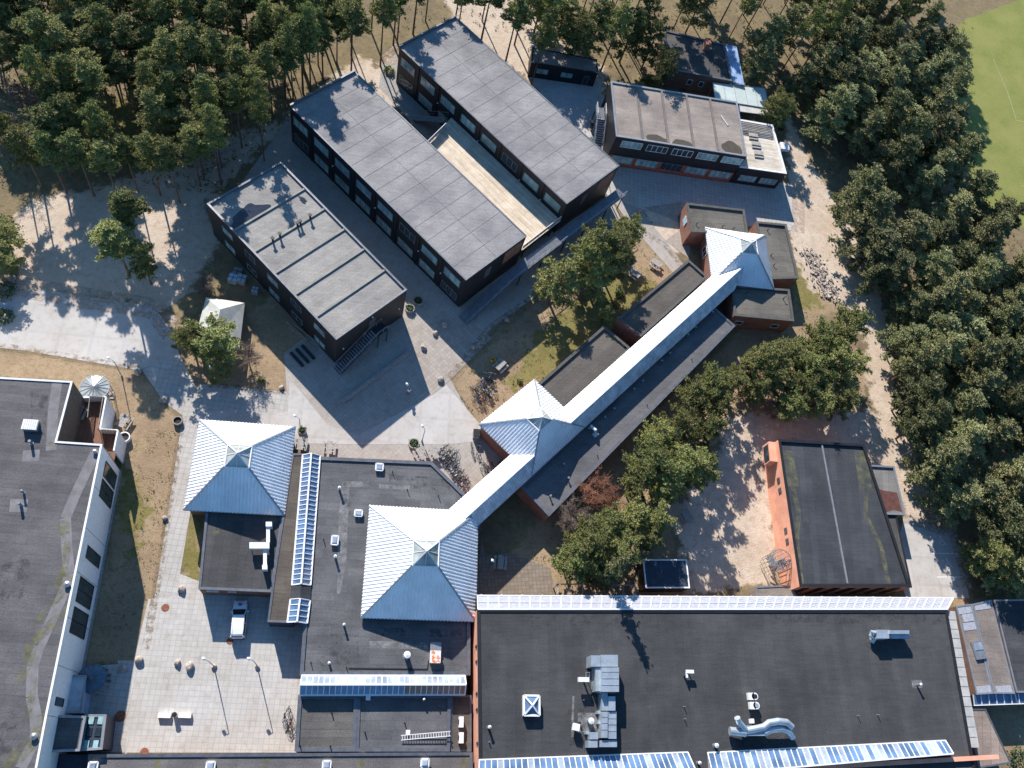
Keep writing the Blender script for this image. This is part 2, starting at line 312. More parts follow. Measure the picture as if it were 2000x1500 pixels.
def ribbed(parent, name, face, m, sp=.42, rw=.09, rh=.07, label=None, ribm=None):
    """a planar roof face (3D pts) with standing ribs down the slope"""
    f = [Vector(p) for p in face]; nrm = Vector((0, 0, 0))
    for i in range(len(f)): nrm += f[i-1].cross(f[i])
    nrm.normalize()
    if nrm.z < 0: nrm = -nrm; f = f[::-1]
    down = (Vector((0, 0, -1))+nrm*nrm.z).normalized(); side = nrm.cross(down).normalized()
    o = f[0]; q = [((p-o).dot(side), (p-o).dot(down)) for p in f]
    mb = MB(); mb.poly(f)
    lo = min(x for x, _ in q); hi = max(x for x, _ in q); x = lo+sp*.5
    while x < hi:
        ys = []
        for i in range(len(q)):
            (x0, y0), (x1, y1) = q[i-1], q[i]
            if (x0-x)*(x1-x) < 0: ys.append(y0+(y1-y0)*(x-x0)/(x1-x0))
        ys.sort()
        for k in range(0, len(ys)-1, 2):
            if ys[k+1]-ys[k] < .1: continue
            P = lambda xx, yy, hh: o+side*xx+down*yy+nrm*hh
            a, b = ys[k]+.02, ys[k+1]
            mb.add([P(x-rw, a, .004), P(x+rw, a, .004), P(x+rw*.5, a, rh), P(x-rw*.5, a, rh), P(x-rw, b, .004), P(x+rw, b, .004), P(x+rw*.5, b, rh), P(x-rw*.5, b, rh)],
                   [(0, 4, 7, 3), (3, 7, 6, 2), (2, 6, 5, 1), (4, 5, 6, 7), (0, 3, 2, 1)], 0)
        x += sp
    return obj(name, mb, m, parent, label=label)
def in_poly(p, poly):
    c = False; x, y = p
    for i in range(len(poly)):
        x0, y0 = poly[i-1][:2]; x1, y1 = poly[i][:2]
        if (y0 > y) != (y1 > y) and x < (x1-x0)*(y-y0)/(y1-y0)+x0: c = not c
    return c
# ------------------------------------------------------------------ ground: one sheet, soil / grass / sand zones as masks
xs = np.concatenate([[-3000, -1200, -500, -200, -110], np.arange(-75, 165, .8), [190, 260, 500, 1200, 3000]])
ys = np.concatenate([[-3000, -1200, -500, -150, -50], np.arange(-15, 175, .8), [200, 280, 500, 1200, 3000]])
GX, GY = np.meshgrid(xs, ys); PTS = np.stack([GX.ravel(), GY.ravel()], 1)
def mask(polys, soft=1.5):
    out = np.zeros(len(PTS))
    for pp in polys:
        q = np.array([W2(*p) for p in pp]); x, y = PTS[:, 0], PTS[:, 1]
        c = np.zeros(len(PTS), bool); d = np.full(len(PTS), 1e9)
        for i in range(len(q)):
            a, b = q[i-1], q[i]
            with np.errstate(divide='ignore', invalid='ignore'):
                cr_ = ((a[1] > y) != (b[1] > y)) & (x < (b[0]-a[0])*(y-a[1])/(b[1]-a[1]+1e-12)+a[0])
            c ^= cr_
            ab = b-a; t = np.clip(((x-a[0])*ab[0]+(y-a[1])*ab[1])/(ab@ab+1e-9), 0, 1)
            d = np.minimum(d, np.hypot(x-a[0]-t*ab[0], y-a[1]-t*ab[1]))
        s = np.where(c, d, -d); out = np.maximum(out, np.clip(.5+s/(2*soft), 0, 1))
    return out
sand = mask([[(1535, 225), (1560, 260), (1590, 330), (1640, 400), (1680, 480), (1715, 560), (1740, 680), (1755, 780), (1790, 900), (1825, 1010), (1800, 1040), (1765, 1000), (1725, 870), (1700, 760), (1690, 660), (1660, 600), (1575, 560), (1545, 480), (1548, 400), (1540, 330)],
             [(1420, 820), (1500, 800), (1700, 800), (1760, 900), (1780, 1010), (1700, 900), (1520, 860), (1500, 880), (1520, 1140), (1340, 1160), (1330, 1050), (1290, 990), (1400, 900)],
             [(20, 430), (60, 390), (200, 365), (400, 300), (480, 250), (560, 240), (400, 400), (430, 470), (380, 560), (330, 600), (170, 575), (40, 560)],
             [(1030, 150), (900, 60), (860, -20), (1010, -40), (1060, 60), (1180, 130), (1190, 300), (1090, 240)],
             [(1250, 400), (1335, 400), (1340, 480), (1300, 500)], [(560, 230), (700, 110), (780, 150), (770, 260)]], 1.6)
tan = mask([[(-200, 685), (45, 690), (270, 725), (320, 790), (355, 830), (300, 1165), (270, 1290), (150, 1300), (200, 870), (130, 740), (-200, 735)],
            [(390, 980), (405, 1000), (388, 1165), (350, 1150)], [(360, 700), (560, 560), (640, 640), (560, 770), (380, 750)],
            [(880, 745), (1000, 640), (1060, 575), (1230, 440), (1345, 525), (1215, 620), (1180, 640), (1050, 750), (935, 830)],
            [(1000, 1080), (1110, 940), (1330, 760), (1450, 640), (1560, 600), (1700, 700), (1680, 800), (1430, 830), (1300, 960), (1330, 1170), (1080, 1170)],
            [(1780, 900), (1860, 1030), (1900, 1170), (2100, 1170), (2100, 1500), (1900, 1480), (1860, 1165)],
            [(1550, 480), (1610, 480), (1650, 600), (1550, 640)]], 1.0)
olive = mask([[(1060, 640), (1200, 520), (1320, 560), (1215, 640), (1120, 720), (1050, 750), (990, 760)], [(350, 1050), (400, 1000), (390, 1150), (365, 1160)],
              [(240, 880), (290, 1000), (270, 1100), (230, 1000)], [(560, -80), (620, 40), (560, 120), (500, 60)], [(150, 180), (280, 200), (300, 330), (150, 330)],
              [(1550, 480), (1590, 490), (1600, 600), (1550, 600)]], 2.2)
fieldm = mask([[(1880, 40), (2400, -150), (2600, 600), (2040, 460), (1930, 420), (1860, 260), (1840, 110)]], .7)
me = bpy.data.meshes.new('ground'); nx, ny = len(xs), len(ys)
fs = [(j*nx+i, j*nx+i+1, (j+1)*nx+i+1, (j+1)*nx+i) for j in range(ny-1) for i in range(nx-1)]
me.from_pydata([(x, y, 0) for x, y in PTS], [], fs)
for nm, arr in (('sand', sand), ('tan', tan), ('olive', olive), ('field', fieldm)):
    at = me.attributes.new(nm, 'FLOAT', 'POINT'); at.data.foreach_set('value', arr.astype(np.float32))
m, N, L, p = newmat('ground_soil'); v = N.new('ShaderNodeNewGeometry').outputs['Position']
def att(nm, sc=.9, amt=.9):
    a = N.new('ShaderNodeAttribute'); a.attribute_name = nm
    ad = N.new('ShaderNodeMath'); ad.operation = 'MULTIPLY_ADD'; L.new(noise(N, L, v, sc, 5, .65, .3, .7), ad.inputs[0]); ad.inputs[1].default_value = amt
    L.new(a.outputs['Fac'], ad.inputs[2]); r = N.new('ShaderNodeMapRange'); r.inputs[1].default_value = .5+amt*.5-.12; r.inputs[2].default_value = .5+amt*.5+.12
    L.new(ad.outputs[0], r.inputs[0]); return r.outputs[0]
def two(c1, c2, c3, s1, s2):
    a = mixc(N, L, noise(N, L, v, s1, 5, .65, .38, .62), c1, c2); return mixc(N, L, noise(N, L, v, s2, 4, .7, .48, .7), a, c3)
a = two((.19, .145, .095), (.27, .21, .12), (.14, .13, .055), .25, 1.3)
a = mixc(N, L, att('tan', .7, .5), a, two((.31, .22, .145), (.39, .29, .185), (.23, .19, .10), .22, 1.6))
a = mixc(N, L, att('olive', .5, .8), a, two((.19, .17, .06), (.26, .22, .09), (.14, .14, .04), .4, 2))
a = mixc(N, L, att('sand', .6, .7), a, two((.52, .42, .325), (.61, .52, .42), (.44, .35, .26), .2, 1.1))
a = mixc(N, L, att('field', .5, .1), a, two((.19, .225, .055), (.26, .27, .08), (.26, .235, .10), .15, 1.1))
fn = noise(N, L, v, 6, 4, .8, .42, .6)
a = mixc(N, L, fn, a, mixc(N, L, 1, a, (.80, .78, .75), 'MULTIPLY'))
L.new(a, p.inputs['Base Color']); p.inputs['Roughness'].default_value = .95; p.inputs['Specular IOR Level'].default_value = .15
bu = N.new('ShaderNodeBump'); bu.inputs['Strength'].default_value = .6; bu.inputs['Distance'].default_value = .07; L.new(noise(N, L, v, 3.5, 5, .7, .2, .8), bu.inputs['Height']); L.new(bu.outputs[0], p.inputs['Normal'])
me.materials.append(m); g = bpy.data.objects.new('ground', me); SC.collection.objects.link(g); tag(g, kind='structure')
def pave(name, px, z, m):
    mb = MB(); pts = ccw([W2(*q) for q in px]); mb.prism(pts, -.2, z); return struct(name, mb, m)
PAVED = []
def pv(name, px, z, m): PAVED.append([W2(*q) for q in px]); return pave(name, px, z, m)
pv('yard_asphalt', [(-120, 545), (38, 557), (172, 580), (300, 598), (338, 650), (352, 697), (270, 723), (45, 684), (-120, 668)], .02, M['asphalt'])
pv('footpath', [(277, 722), (352, 695), (378, 748), (560, 765), (575, 800), (572, 870), (388, 830), (385, 850), (372, 1000), (352, 1120), (350, 1165), (245, 1480), (230, 1290), (278, 1290), (305, 1150), (357, 812), (320, 785)], .026, M['tile'])
pv('plaza', [(560, 764), (555, 690), (600, 655), (560, 560), (440, 400), (560, 235), (640, 180), (900, 600), (1050, 470), (1190, 385), (1218, 432), (1060, 570), (960, 640), (880, 742), (935, 840), (985, 890), (915, 972), (620, 895), (572, 870), (575, 800)], .022, M['tile45'])
pv('concrete_path', [(566, 740), (640, 830), (700, 850), (845, 772), (872, 752), (940, 832), (930, 862), (880, 868), (700, 868), (575, 866), (530, 860), (388, 829), (378, 802), (562, 806)], .034, M['asphalt'])
pv('car_court', [(352, 1163), (350, 1120), (400, 1140), (600, 1150), (600, 1470), (245, 1470), (262, 1290), (290, 1170)], .034, tiles('court_tiles', (.50, .485, .46), R(-1), .6, .80, .05))
pv('court_shade_paving', [(160, 1302), (276, 1294), (262, 1400), (248, 1470), (120, 1470)], .03, M['tile'])
pv('plaza', [(745, 130), (790, 90), (960, 240), (940, 275), (870, 310), (740, 170)], .022, tiles('cool_tiles', (.36, .35, .34), R(45), .6, .8, .08))
pv('plaza', [(1035, 150), (1170, 160), (1180, 310), (1195, 395), (1100, 250)], .024, tiles('pale_tiles', (.50, .49, .47), R(5), .6, .85, .06))
pv('plaza', [(1180, 300), (1210, 300), (1545, 360), (1558, 452), (1450, 440), (1330, 395), (1300, 400), (1250, 412), (1195, 385)], .026, M['tile'])
pv('footpath', [(1190, 380), (1250, 410), (1300, 470), (1345, 530), (1325, 545), (1285, 500), (1225, 432)], .036, M['tile45'])
pv('footpath', [(1255, 405), (1330, 395), (1350, 470), (1345, 505), (1300, 470), (1340, 440)], .030, M['tiledark'])
pv('terrace_paving', [(948, 1085), (1000, 1080), (1075, 1110), (1085, 1160), (930, 1165), (940, 1050)], .024, M['terr'])
pv('car_park', [(1765, 1010), (1862, 1040), (1893, 1168), (1770, 1168), (1745, 1100)], .024, M['asphalt'])
pv('path_strip', [(790, 640), (905, 618), (960, 660), (880, 742), (845, 772)], .040, M['tiledark'])
def drift(px, wd, z, m, name):
    mb = MB(); P_ = [Vector(W2(*q)) for q in px]
    for i, (a, b) in enumerate(zip(P_[:-1], P_[1:])):
        n = (b-a).normalized(); n = Vector((-n.y, n.x))*wd/2; zz = z+.0015*(i % 2)
        mb.poly([(*(a-n), zz), (*(b-n), zz), (*(b+n), zz), (*(a+n), zz)])
    tag(obj(name, mb, m), kind='structure')
drift([(-60, 548), (38, 560), (172, 583), (300, 602), (340, 652)], 3.2, .042, M['sand_drift'], 'sand_drift')
drift([(-60, 670), (45, 682), (270, 721)], 1.0, .042, M['litter_drift'], 'leaf_drift')
drift([(357, 814), (305, 1150), (285, 1270)], .9, .044, M['litter_drift'], 'leaf_drift')
drift([(378, 750), (470, 757), (560, 766)], .8, .046, M['litter_drift'], 'leaf_drift')
drift([(880, 742), (960, 642), (1060, 572), (1190, 440)], 1.6, .048, M['litter_drift'], 'leaf_drift')
drift([(1340, 530), (1300, 480), (1225, 432)], 1.0, .048, M['litter_drift'], 'leaf_drift')
drift([(1560, 360), (1558, 452)], 2.4, .044, M['sand_drift'], 'sand_drift'); drift([(1765, 1012), (1862, 1042), (1890, 1150)], 1.6, .044, M['sand_drift'], 'sand_drift')
drift([(560, 236), (640, 182)], 3, .044, M['sand_drift'], 'sand_drift'); drift([(745, 132), (790, 92)], 3, .044, M['sand_drift'], 'sand_drift')
# courtyard seams, painted signs, the pitch lines
def marks(name, quads, z, m, label, cat):
    mb = MB()
    for a, b, wd in quads:
        a = Vector(W2(*a)); b = Vector(W2(*b)); n = (b-a).normalized(); n = Vector((-n.y, n.x))*wd/2
        mb.poly([(*(a-n), z), (*(b-n), z), (*(b+n), z), (*(a+n), z)])
    o = obj(name, mb, m); tag(o, kind='structure'); return o
marks('pitch_marking', [((1940, 115), (1968, 180), .18), ((1968, 180), (1985, 235), .18), ((1985, 235), (2060, 250), .18)], .012, plain('worn_line', (.30, .31, .16), .9), '', '')
marks('parking_marking', [((1820, 1081), (1870, 1081), .14), ((1830, 1127), (1884, 1127), .14)], .03, M['white'], '', '')
def wheelchair(px, py, s=1.0):
    c = Vector(W2(px, py)); mb = MB(); z = .031
    def arc(cx, cy, r, a0, a1, wd=.1, n=14):
        for k in range(n):
            a, b = a0+(a1-a0)*k/n, a0+(a1-a0)*(k+1)/n
            mb.poly([(c.x+s*(cx+(r-wd)*math.cos(a)), c.y+s*(cy+(r-wd)*math.sin(a)), z), (c.x+s*(cx+r*math.cos(a)), c.y+s*(cy+r*math.sin(a)), z), (c.x+s*(cx+r*math.cos(b)), c.y+s*(cy+r*math.sin(b)), z), (c.x+s*(cx+(r-wd)*math.cos(b)), c.y+s*(cy+(r-wd)*math.sin(b)), z)])
    def ln(a, b, wd=.11):
        a = Vector(a)*s+c; b = Vector(b)*s+c; n = (b-a).normalized(); n = Vector((-n.y, n.x))*wd/2
        mb.poly([(*(a-n), z+.001), (*(b-n), z+.001), (*(b+n), z+.001), (*(a+n), z+.001)])
    arc(-.05, -.15, .42, R(130), R(400)); arc(-.12, .75, .13, 0, R(360), .13); ln((-.1, .6), (-.05, .05)); ln((-.1, .28), (.25, .28)); ln((-.05, .05), (.3, .05)); ln((.3, .05), (.5, -.45)); ln((.5, -.45), (.65, -.38))
    tag(obj('painted_wheelchair_symbol', mb, M['white']), kind='structure')
for q in ((1840, 1058), (1852, 1102), (1863, 1147)): wheelchair(*q)
# ------------------------------------------------------------------ dark classroom blocks (axes turned 45 degrees)
U45 = Vector((1, -1)).normalized(); V45 = Vector((1, 1)).normalized()
def rect45(o, L_, Wd): o = Vector(o); return [tuple(o), tuple(o+U45*L_), tuple(o+U45*L_+V45*Wd), tuple(o+V45*Wd)]
def classroom(o, L_, Wd, label, skip=()):
    p = rect45(o, L_, Wd); h = 7.6
    t = flat_block('classroom_block', label, 'building', p, h, M['black'], MF['block'], par=.07, pw=.12, trim=M['greytrim'])
    A, B, C, D = [Vector(q) for q in p]
    bay = L_/8
    for i in range(1, 8):                       # pilasters between the bays
        mb = MB(); q = A+U45*bay*i-V45*.05; mb.box((q.x, q.y, 3.75), (.35, .12, 7.3), R(-45)); obj('pilaster', mb, M['blacktrim'], t)
    for i in range(8):
        for z in (.85, 4.5):
            window(t, A, B, bay*i+.75, bay-1.5, z, 1.75, 3, gm=M['win'] if (i*3+int(z)*5+int(o[0])) % 7 else M['windark'])
    # vents and wall lamps on the long side, orange brick panels on the gable
    for i in (2, 4, 6, 7):
        mb = MB(); q = A+U45*(bay*i+.3)-V45*.12; mb.box((q.x, q.y, 3.9), (.16, .16, .16), R(-45)); obj('wall_lamp', mb, M['white'], t)
    mb = MB(); q0 = B+V45*8.2+U45*.03; q1 = B+V45*12.0+U45*.03
    mb.add([(*q0, 3.9), (*q1, 3.9), (*q1, 6.9), (*q0, 6.9)], [(0, 1, 2, 3)]); obj('brick_panel', mb, M['red'], t)
    q = B+V45*5.0; mb = MB(); mb.box((q.x, q.y, 4.9), (.1, 1.1, 2.2), R(-45)); obj('door', mb, M['greytrim'], t)
    # raised felt seams across and along the roof
    mb = MB()
    for i in range(1, 14):
        q = A+U45*L_*i/14; mb.bar((*(q+V45*.2), h-.055), (*(q+V45*(Wd-.2)), h-.055), .05, .02)
    mb.bar((*(A+V45*Wd/2+U45*.2), h-.052), (*(A+V45*Wd/2+U45*(L_-.2)), h-.052), .03, .02)
    obj('roof_seam', mb, plain('felt_seam', (.25, .245, .24), .9), t)
    # raised upstand at the north-west end
    q = (A+D)/2; mb = MB(); mb.box((q.x, q.y, h+.14), (.28, Wd, .28), R(-45)); obj('upstand', mb, M['greytrim'], t)
    return t
TB = classroom((-14.4, 89.4), 38.4, 12.5, 'middle one of the three parallel black two-storey classroom blocks with smooth grey felt roof')
TC = classroom((.9, 104.9), 38.2, 12.6, 'northernmost of the three parallel black two-storey classroom blocks with smooth grey felt roof')
# block A: trays with rib walls and a puddle
pA = rect45((-23.3, 70.2), 27.1, 12.4); hA = 7.4
TA = flat_block('classroom_block', 'shorter black classroom block whose pale roof is divided by raised ribs and holds a puddle', 'building', pA, hA, M['black'], MF['blockA'], par=.3, pw=.2, trim=M['greytrim'])
a0 = Vector(pA[0])
mb = MB()
for k in (.205, .365, .525, .68, .84):
    q = a0+U45*27.1*k; mb.bar((*(q+V45*.25), hA-.2), (*(q+V45*12.15), hA-.2), .28, .18)
obj('roof_rib', mb, M['beige'], TA)
for k, s in ((.365, 3.2), (.365, 4.4), (.365, 7.4), (.365, 7.9), (.365, 9.6)):
    mb = MB(); q = a0+U45*(27.1*k+.1)+V45*s; mb.cyl((q.x, q.y, hA-.3), .15, .85, 8); mb.box((q.x, q.y, hA+.6), (.4, .4, .16), R(45)); obj('roof_vent', mb, M['blacktrim'], TA)
def blob(c, rx, ry, ang, n=26, seed=1, jit=.22):
    rr = random.Random(seed); ph = [rr.uniform(0, 6.28) for _ in range(4)]; o = []
    for k in range(n):
        a = 2*math.pi*k/n; r = 1+jit*(math.sin(2*a+ph[0])*.5+math.sin(3*a+ph[1])*.5+math.sin(5*a+ph[2])*.35+math.sin(9*a+ph[3])*.15)
        x, y = math.cos(a)*rx*r, math.sin(a)*ry*r; o.append((c[0]+x*math.cos(ang)-y*math.sin(ang), c[1]+x*math.sin(ang)+y*math.cos(ang)))
    return o
q = a0+U45*4.6+V45*3.4; sheet(TA, 'puddle', blob(q, 2.6, 1.5, R(45), 40, 3, .3), hA-.29, M['puddle'])
q = a0+U45*6.9+V45*10.8; sheet(TA, 'puddle', blob(q, .8, .35, R(-40), 20, 5, .3), hA-.29, M['puddle'])
A_, B_, C_, D_ = [Vector(q) for q in pA]
for i in range(5):
    for z in (.9, 4.4):
        window(TA, A_, B_, 3+4.9*i, 2.2, z, 1.4, 2, gm=M['windark'] if (i+int(z)) % 2 else M['win'])
for s in (1.2, 5.0, 6.2, 11.3):
    mb = MB(); q = B_+V45*s+U45*.1; mb.box((q.x, q.y, 3.4 if s != 6.2 else 6.6), (.18, .18, .18), R(45)); obj('wall_lamp', mb, M['white'], TA)
q = B_+V45*6.3; mb = MB(); mb.box((q.x, q.y, 4.75), (.12, 1.1, 2.1), R(-45)); obj('door', mb, M['greytrim'], TA)
# fire stair of block A
def walkway(name, label, cat, pts, wd, rail=1.1, railm=None, floorm=None, legs=(), glassy=False, right=True, left=True, group=None):
    P = [Vector(p) for p in pts]; t = thing(name, label, cat, (P[0].x, P[0].y, 0), group=group)
    f = MB(); r1 = MB(); 
    for a, b in zip(P[:-1], P[1:]):
        d = Vector((b.x-a.x, b.y-a.y, 0)).normalized(); n = Vector((-d.y, d.x, 0))*wd/2
        f.add([a-n, b-n, b+n, a+n, a-n-Vector((0, 0, .18)), b-n-Vector((0, 0, .18)), b+n-Vector((0, 0, .18)), a+n-Vector((0, 0, .18))], [(0, 1, 2, 3), (7, 6, 5, 4), (0, 4, 5, 1), (2, 6, 7, 3), (0, 3, 7, 4), (1, 5, 6, 2)])
        for s, on in ((-1, right), (1, left)):
            if not on: continue
            r1.bar(a+n*s+Vector((0, 0, rail)), b+n*s+Vector((0, 0, rail)), .07)
            r1.bar(a+n*s+Vector((0, 0, rail*.5)), b+n*s+Vector((0, 0, rail*.5)), .03)
            k = max(2, int((b-a).length/1.3))
            for i in range(k+1):
                q = a+(b-a)*i/k+n*s; r1.bar(q, q+Vector((0, 0, rail)), .05)
    obj('walkway_floor', f, floorm or M['darkmetal'], t); obj('railing', r1, railm or M['steel'], t)
    if legs:
        for x, y, z in legs: l = MB(); l.bar((x, y, 0), (x, y, z-.18), .14); obj('post', l, M['darkmetal'], t)
    return t
s0 = B_+U45*1.0-V45*.6; s1 = B_+U45*1.0+V45*6.0; s2 = B_+U45*1.0+V45*7.8
t = walkway('fire_stair', 'dark steel stair climbing the end wall of the shorter classroom block to a landing', 'stair', [(*s0, .15), (*s1, 3.7), (*s2, 3.7)], 1.4, legs=[(*(s2+U45*.6), 3.7), (*(s2-V45*1.6+U45*.6), 3.7)])
mb = MB()
for k in range(18):
    q = s0+(s1-s0)*(k+.5)/18; mb.box((q.x, q.y, .15+3.55*(k+.5)/18+.03), (.28, 1.3, .04), R(45))
obj('tread', mb, M['steel'], t)
# deck between B and C
Bn = Vector((-5.45, 98.3)); Cn = Vector((.9, 104.9))
def bc(s, side): return (Bn if side == 0 else Cn)+U45*s
dk = [bc(15.3, 0)+V45*.1, bc(38.4, 0)+V45*.1, bc(38.4, 1)-V45*.1, bc(13.2, 1)-V45*.1]
TD = thing('timber_deck', 'raised new timber deck filling the gap between the two long classroom blocks', 'deck', (*dk[0], 0))
mb = MB(); mb.prism([tuple(q) for q in dk], 3.4, 3.62); obj('deck_boards', mb, M['deck'], TD)
for s in (16, 20, 24, 28, 32, 36, 38):
    for f in (.15, .85):
        mb = MB(); q = bc(s, 0)*(1-f)+bc(s, 1)*f; mb.bar((*q, 0), (*q, 3.4), .16); obj('post', mb, M['darkmetal'], TD)
def railseg(parent, a, b, z, hgt=1.1, m=None, pan=None, step=1.2, name='railing'):
    mb = MB(); a = Vector((*a[:2], z)); b = Vector((*b[:2], z)); k = max(1, int((b-a).length/step))
    mb.bar(a+Vector((0, 0, hgt)), b+Vector((0, 0, hgt)), .07)
    for i in range(k+1): q = a+(b-a)*i/k; mb.bar(q, q+Vector((0, 0, hgt)), .05)
    o = obj(name, mb, m or M['white'], parent)
    if pan:
        g = MB(); d = (b-a).normalized(); nn = Vector((-d.y, d.x, 0))*.01
        for i in range(k):
            p, q = a+(b-a)*(i+.04)/k, a+(b-a)*(i+.96)/k
            g.add([p-nn+Vector((0, 0, .08)), q-nn+Vector((0, 0, .08)), q-nn+Vector((0, 0, hgt-.08)), p-nn+Vector((0, 0, hgt-.08))], [(0, 1, 2, 3)])
        obj('glass_panel', g, pan, o)
    return o
cl = M['milk']
railseg(TD, tuple(bc(15.35, 0)+V45*.4), tuple(bc(14.2, 1)-V45*2.4), 3.62, 1.1, M['white'], cl, 1.0)
railseg(TD, tuple(bc(38.3, 0)+V45*.2), tuple(bc(38.3, 1)-V45*.2), 3.62, 1.1, M['white'], cl, 1.1)
# front ramp, along the gable of B, past the deck, along the gable of C
g0 = Vector((12.8, 62.3)); r0 = g0+U45*2.1-V45*1.2
pts = [(*r0, .1), (*(r0+V45*9.5), 3.2), (*(r0+V45*13.2), 3.6), (*(r0+V45*35.3), 3.6)]
walkway('access_ramp', 'long steel ramp rising past the ends of the two long classroom blocks', 'ramp', pts, 1.7, floorm=M['greytrim'], legs=[(*(r0+V45*k+U45*s_), 3.5) for k in (11, 16, 21, 26, 31, 35) for s_ in (-.7, .7)], left=False)
q0 = bc(13.0, 1)-V45*1.3; q1 = bc(8.8, 1)-V45*2.6-U45*1.0
t = walkway('deck_stair', 'steel stair going down from the timber deck between the long blocks', 'stair', [(*q0, 3.6), (*q1, .3)], 1.5, floorm=M['greytrim'])
mb = MB()
for k in range(16):
    q = q0+(q1-q0)*(k+.5)/16; mb.box((q.x, q.y, 3.6-3.3*(k+.5)/16+.03), (.22, 1.3, .04), R(-30))
obj('tread', mb, M['steel'], t)
# ------------------------------------------------------------------ two-storey block D with terrace E
pD = [(36.6, 105.4), (59.6, 105.2), (59.8, 93.1), (36.9, 93.4)]; hD = 7.0
T = flat_block('two_storey_block', 'two-storey block with black upper floor, brick ground floor and a brownish roof in five bays', 'building', pD, hD, M['black'], MF['D'], par=.22, pw=.25, trim=M['lighttrim'], z0=3.5)
mb = MB(); mb.prism(inset(ccw(pD), .06), 0, 3.5, top=False); obj('lower_storey', mb, M['black'], T)
mb = MB(); mb.bar((37.2, 93.42, .5), (59.6, 93.13, .5), .05, .6); mb.bar((37.2, 93.42, 1.75), (59.6, 93.13, 1.75), .04, 1.7); obj('brick_band', mb, plain('orange_brick_panel', (.42, .11, .06), .85, 0, .2, 2), T)
mb = MB()
for k in (.2, .395, .59, .78):
    a = Vector(pD[0])*(1-k)+Vector(pD[1])*k; b = Vector(pD[3])*(1-k)+Vector(pD[2])*k
    mb.bar((a.x, a.y-.3, hD-.1), (b.x, b.y+.3, hD-.1), .35, .22)
obj('roof_rib', mb, plain('roof_rib_felt', (.17, .15, .145), .9), T)
for i, (c, rx, ry) in enumerate((((44.0, 94.2), 1.9, .9), ((48.6, 94.0), 2.0, .8), ((57.4, 94.6), 1.8, 1.5))): sheet(T, 'damp_stain', blob(c, rx, ry, 0, 24, 9+i, .15), hD-.215, plain('damp_felt', (.07, .06, .045), .9))
mb = MB(); a = W(1408, 225, 6.9); b = W(1422, 245, 6.9); mb.bar((a.x, a.y, 6.85), (b.x, b.y, 6.85), .25, .1); obj('pale_strip', mb, M['pale'], T)
c0, c1 = (36.9, 93.4), (59.8, 93.1)
for i in range(5): window(T, c0, c1, 1.3+4.45*i, 3.6, 4.75, 1.5, 4, fm=M['white'], gm=M['win'] if i in (0, 3, 4) else M['windark'])
for i in range(5): window(T, c0, c1, .7+4.45*i, 3.85, .9, 1.7, 4, fm=M['steel'], gm=M['win'] if i not in (2,) else M['windark'])
pE = [(59.9, 104.2), (67.6, 104.0), (68.6, 93.2), (59.9, 93.2)]
TE = flat_block('roof_terrace', 'single-storey wing with a pale boarded roof terrace beside the two-storey block', 'building', pE, 4.2, M['black'], M['deckpale'], par=.55, pw=.3, trim=M['white'])
for i in range(2): window(TE, (59.9, 93.2), (68.6, 93.2), 1.0+3.9*i, 3.2, .9, 1.5, 4)
mb = MB()
for k in range(6): mb.bar((60.3, 103.9-k*.38, 4.1), (67.4, 103.7-k*.38, 4.1), .12)
obj('slatted_screen', mb, M['woodw'], TE)
for i, (x, y) in enumerate(((63.6, 101.2), (63.9, 99.3), (64.1, 97.2))):
    mb = MB(); mb.box((x, y, 3.95), (1.7, .8, .08)); mb.box((x-.7, y, 3.8), (.08, .7, .26)); mb.box((x+.7, y, 3.8), (.08, .7, .26)); mb.box((x, y-.75, 3.82), (1.7, .3, .06)); mb.box((x-.6, y-.75, 3.72), (.08, .25, .14)); mb.box((x+.6, y-.75, 3.72), (.08, .25, .14))
    tag(obj('terrace_table', mb, M['woodw']), ['bleached table with bench on the roof terrace, nearest the slatted screen', 'bleached table with bench in the middle of the roof terrace', 'bleached table with bench on the roof terrace, farthest from the slatted screen'][i], 'table', 'tables on the roof terrace')
mb = MB(); mb.box((69.3, 99.5, 3.9), (1.6, 1.5, .6)); mb.box((69.3, 99.5, 1.8), (.3, .3, 3.6)); obj('balcony_box', mb, M['white'], TE)
# white stair on D's west wall
t = walkway('outdoor_stair', 'white railed stair against the west wall of the two-storey block', 'stair', [(35.6, 94.6, .2), (35.6, 100.2, 3.6), (35.6, 102.6, 3.6)], 1.5, railm=M['white'], floorm=M['greytrim'], legs=[(35.0, 100.4, 3.6), (35.0, 102.5, 3.6)])
mb = MB()
for k in range(17): mb.box((35.6, 94.6+5.6*(k+.5)/17, .25+3.4*(k+.5)/17), (1.4, .24, .04))
obj('tread', mb, M['steel'], t)
# ------------------------------------------------------------------ shed, brick house and canopies at the top
pS = [W2(1040, 92, 3.3), W2(1166, 116, 3.3), W2(1168, 142, 3.3), W2(1038, 122, 3.3)]
T = flat_block('black_cabin', 'low black cabin with beige roof standing at the edge of the pine wood', 'building', pS, 3.3, M['black'], MF['small'], par=.08, pw=.15, trim=M['blacktrim'])
a, b = pS[3], pS[2]; LL = (Vector(a)-Vector(b)).length
window(T, a, b, 1.2, 2.2, 1.1, 1.2, 2, fm=M['grn']); window(T, a, b, LL*.47, 2.2, 1.1, 1.2, 2, fm=M['grn'])
window(T, a, b, LL*.82, .95, .1, 2.1, 1, fm=M['steel'], gm=M['windark'])
pH = [W2(1298, 58, 4.2), W2(1415, 86, 4.2), W2(1430, 158, 4.2), W2(1297, 133, 4.2)]
T = flat_block('brick_house', 'low brown brick house with dark flat roof and a chimney among the pines', 'building', pH, 4.2, M['brown'], felt('felt_house', (.10, .095, .09), 0, moss=.05, mossc=(.12, .12, .05)), par=.2, pw=.3)
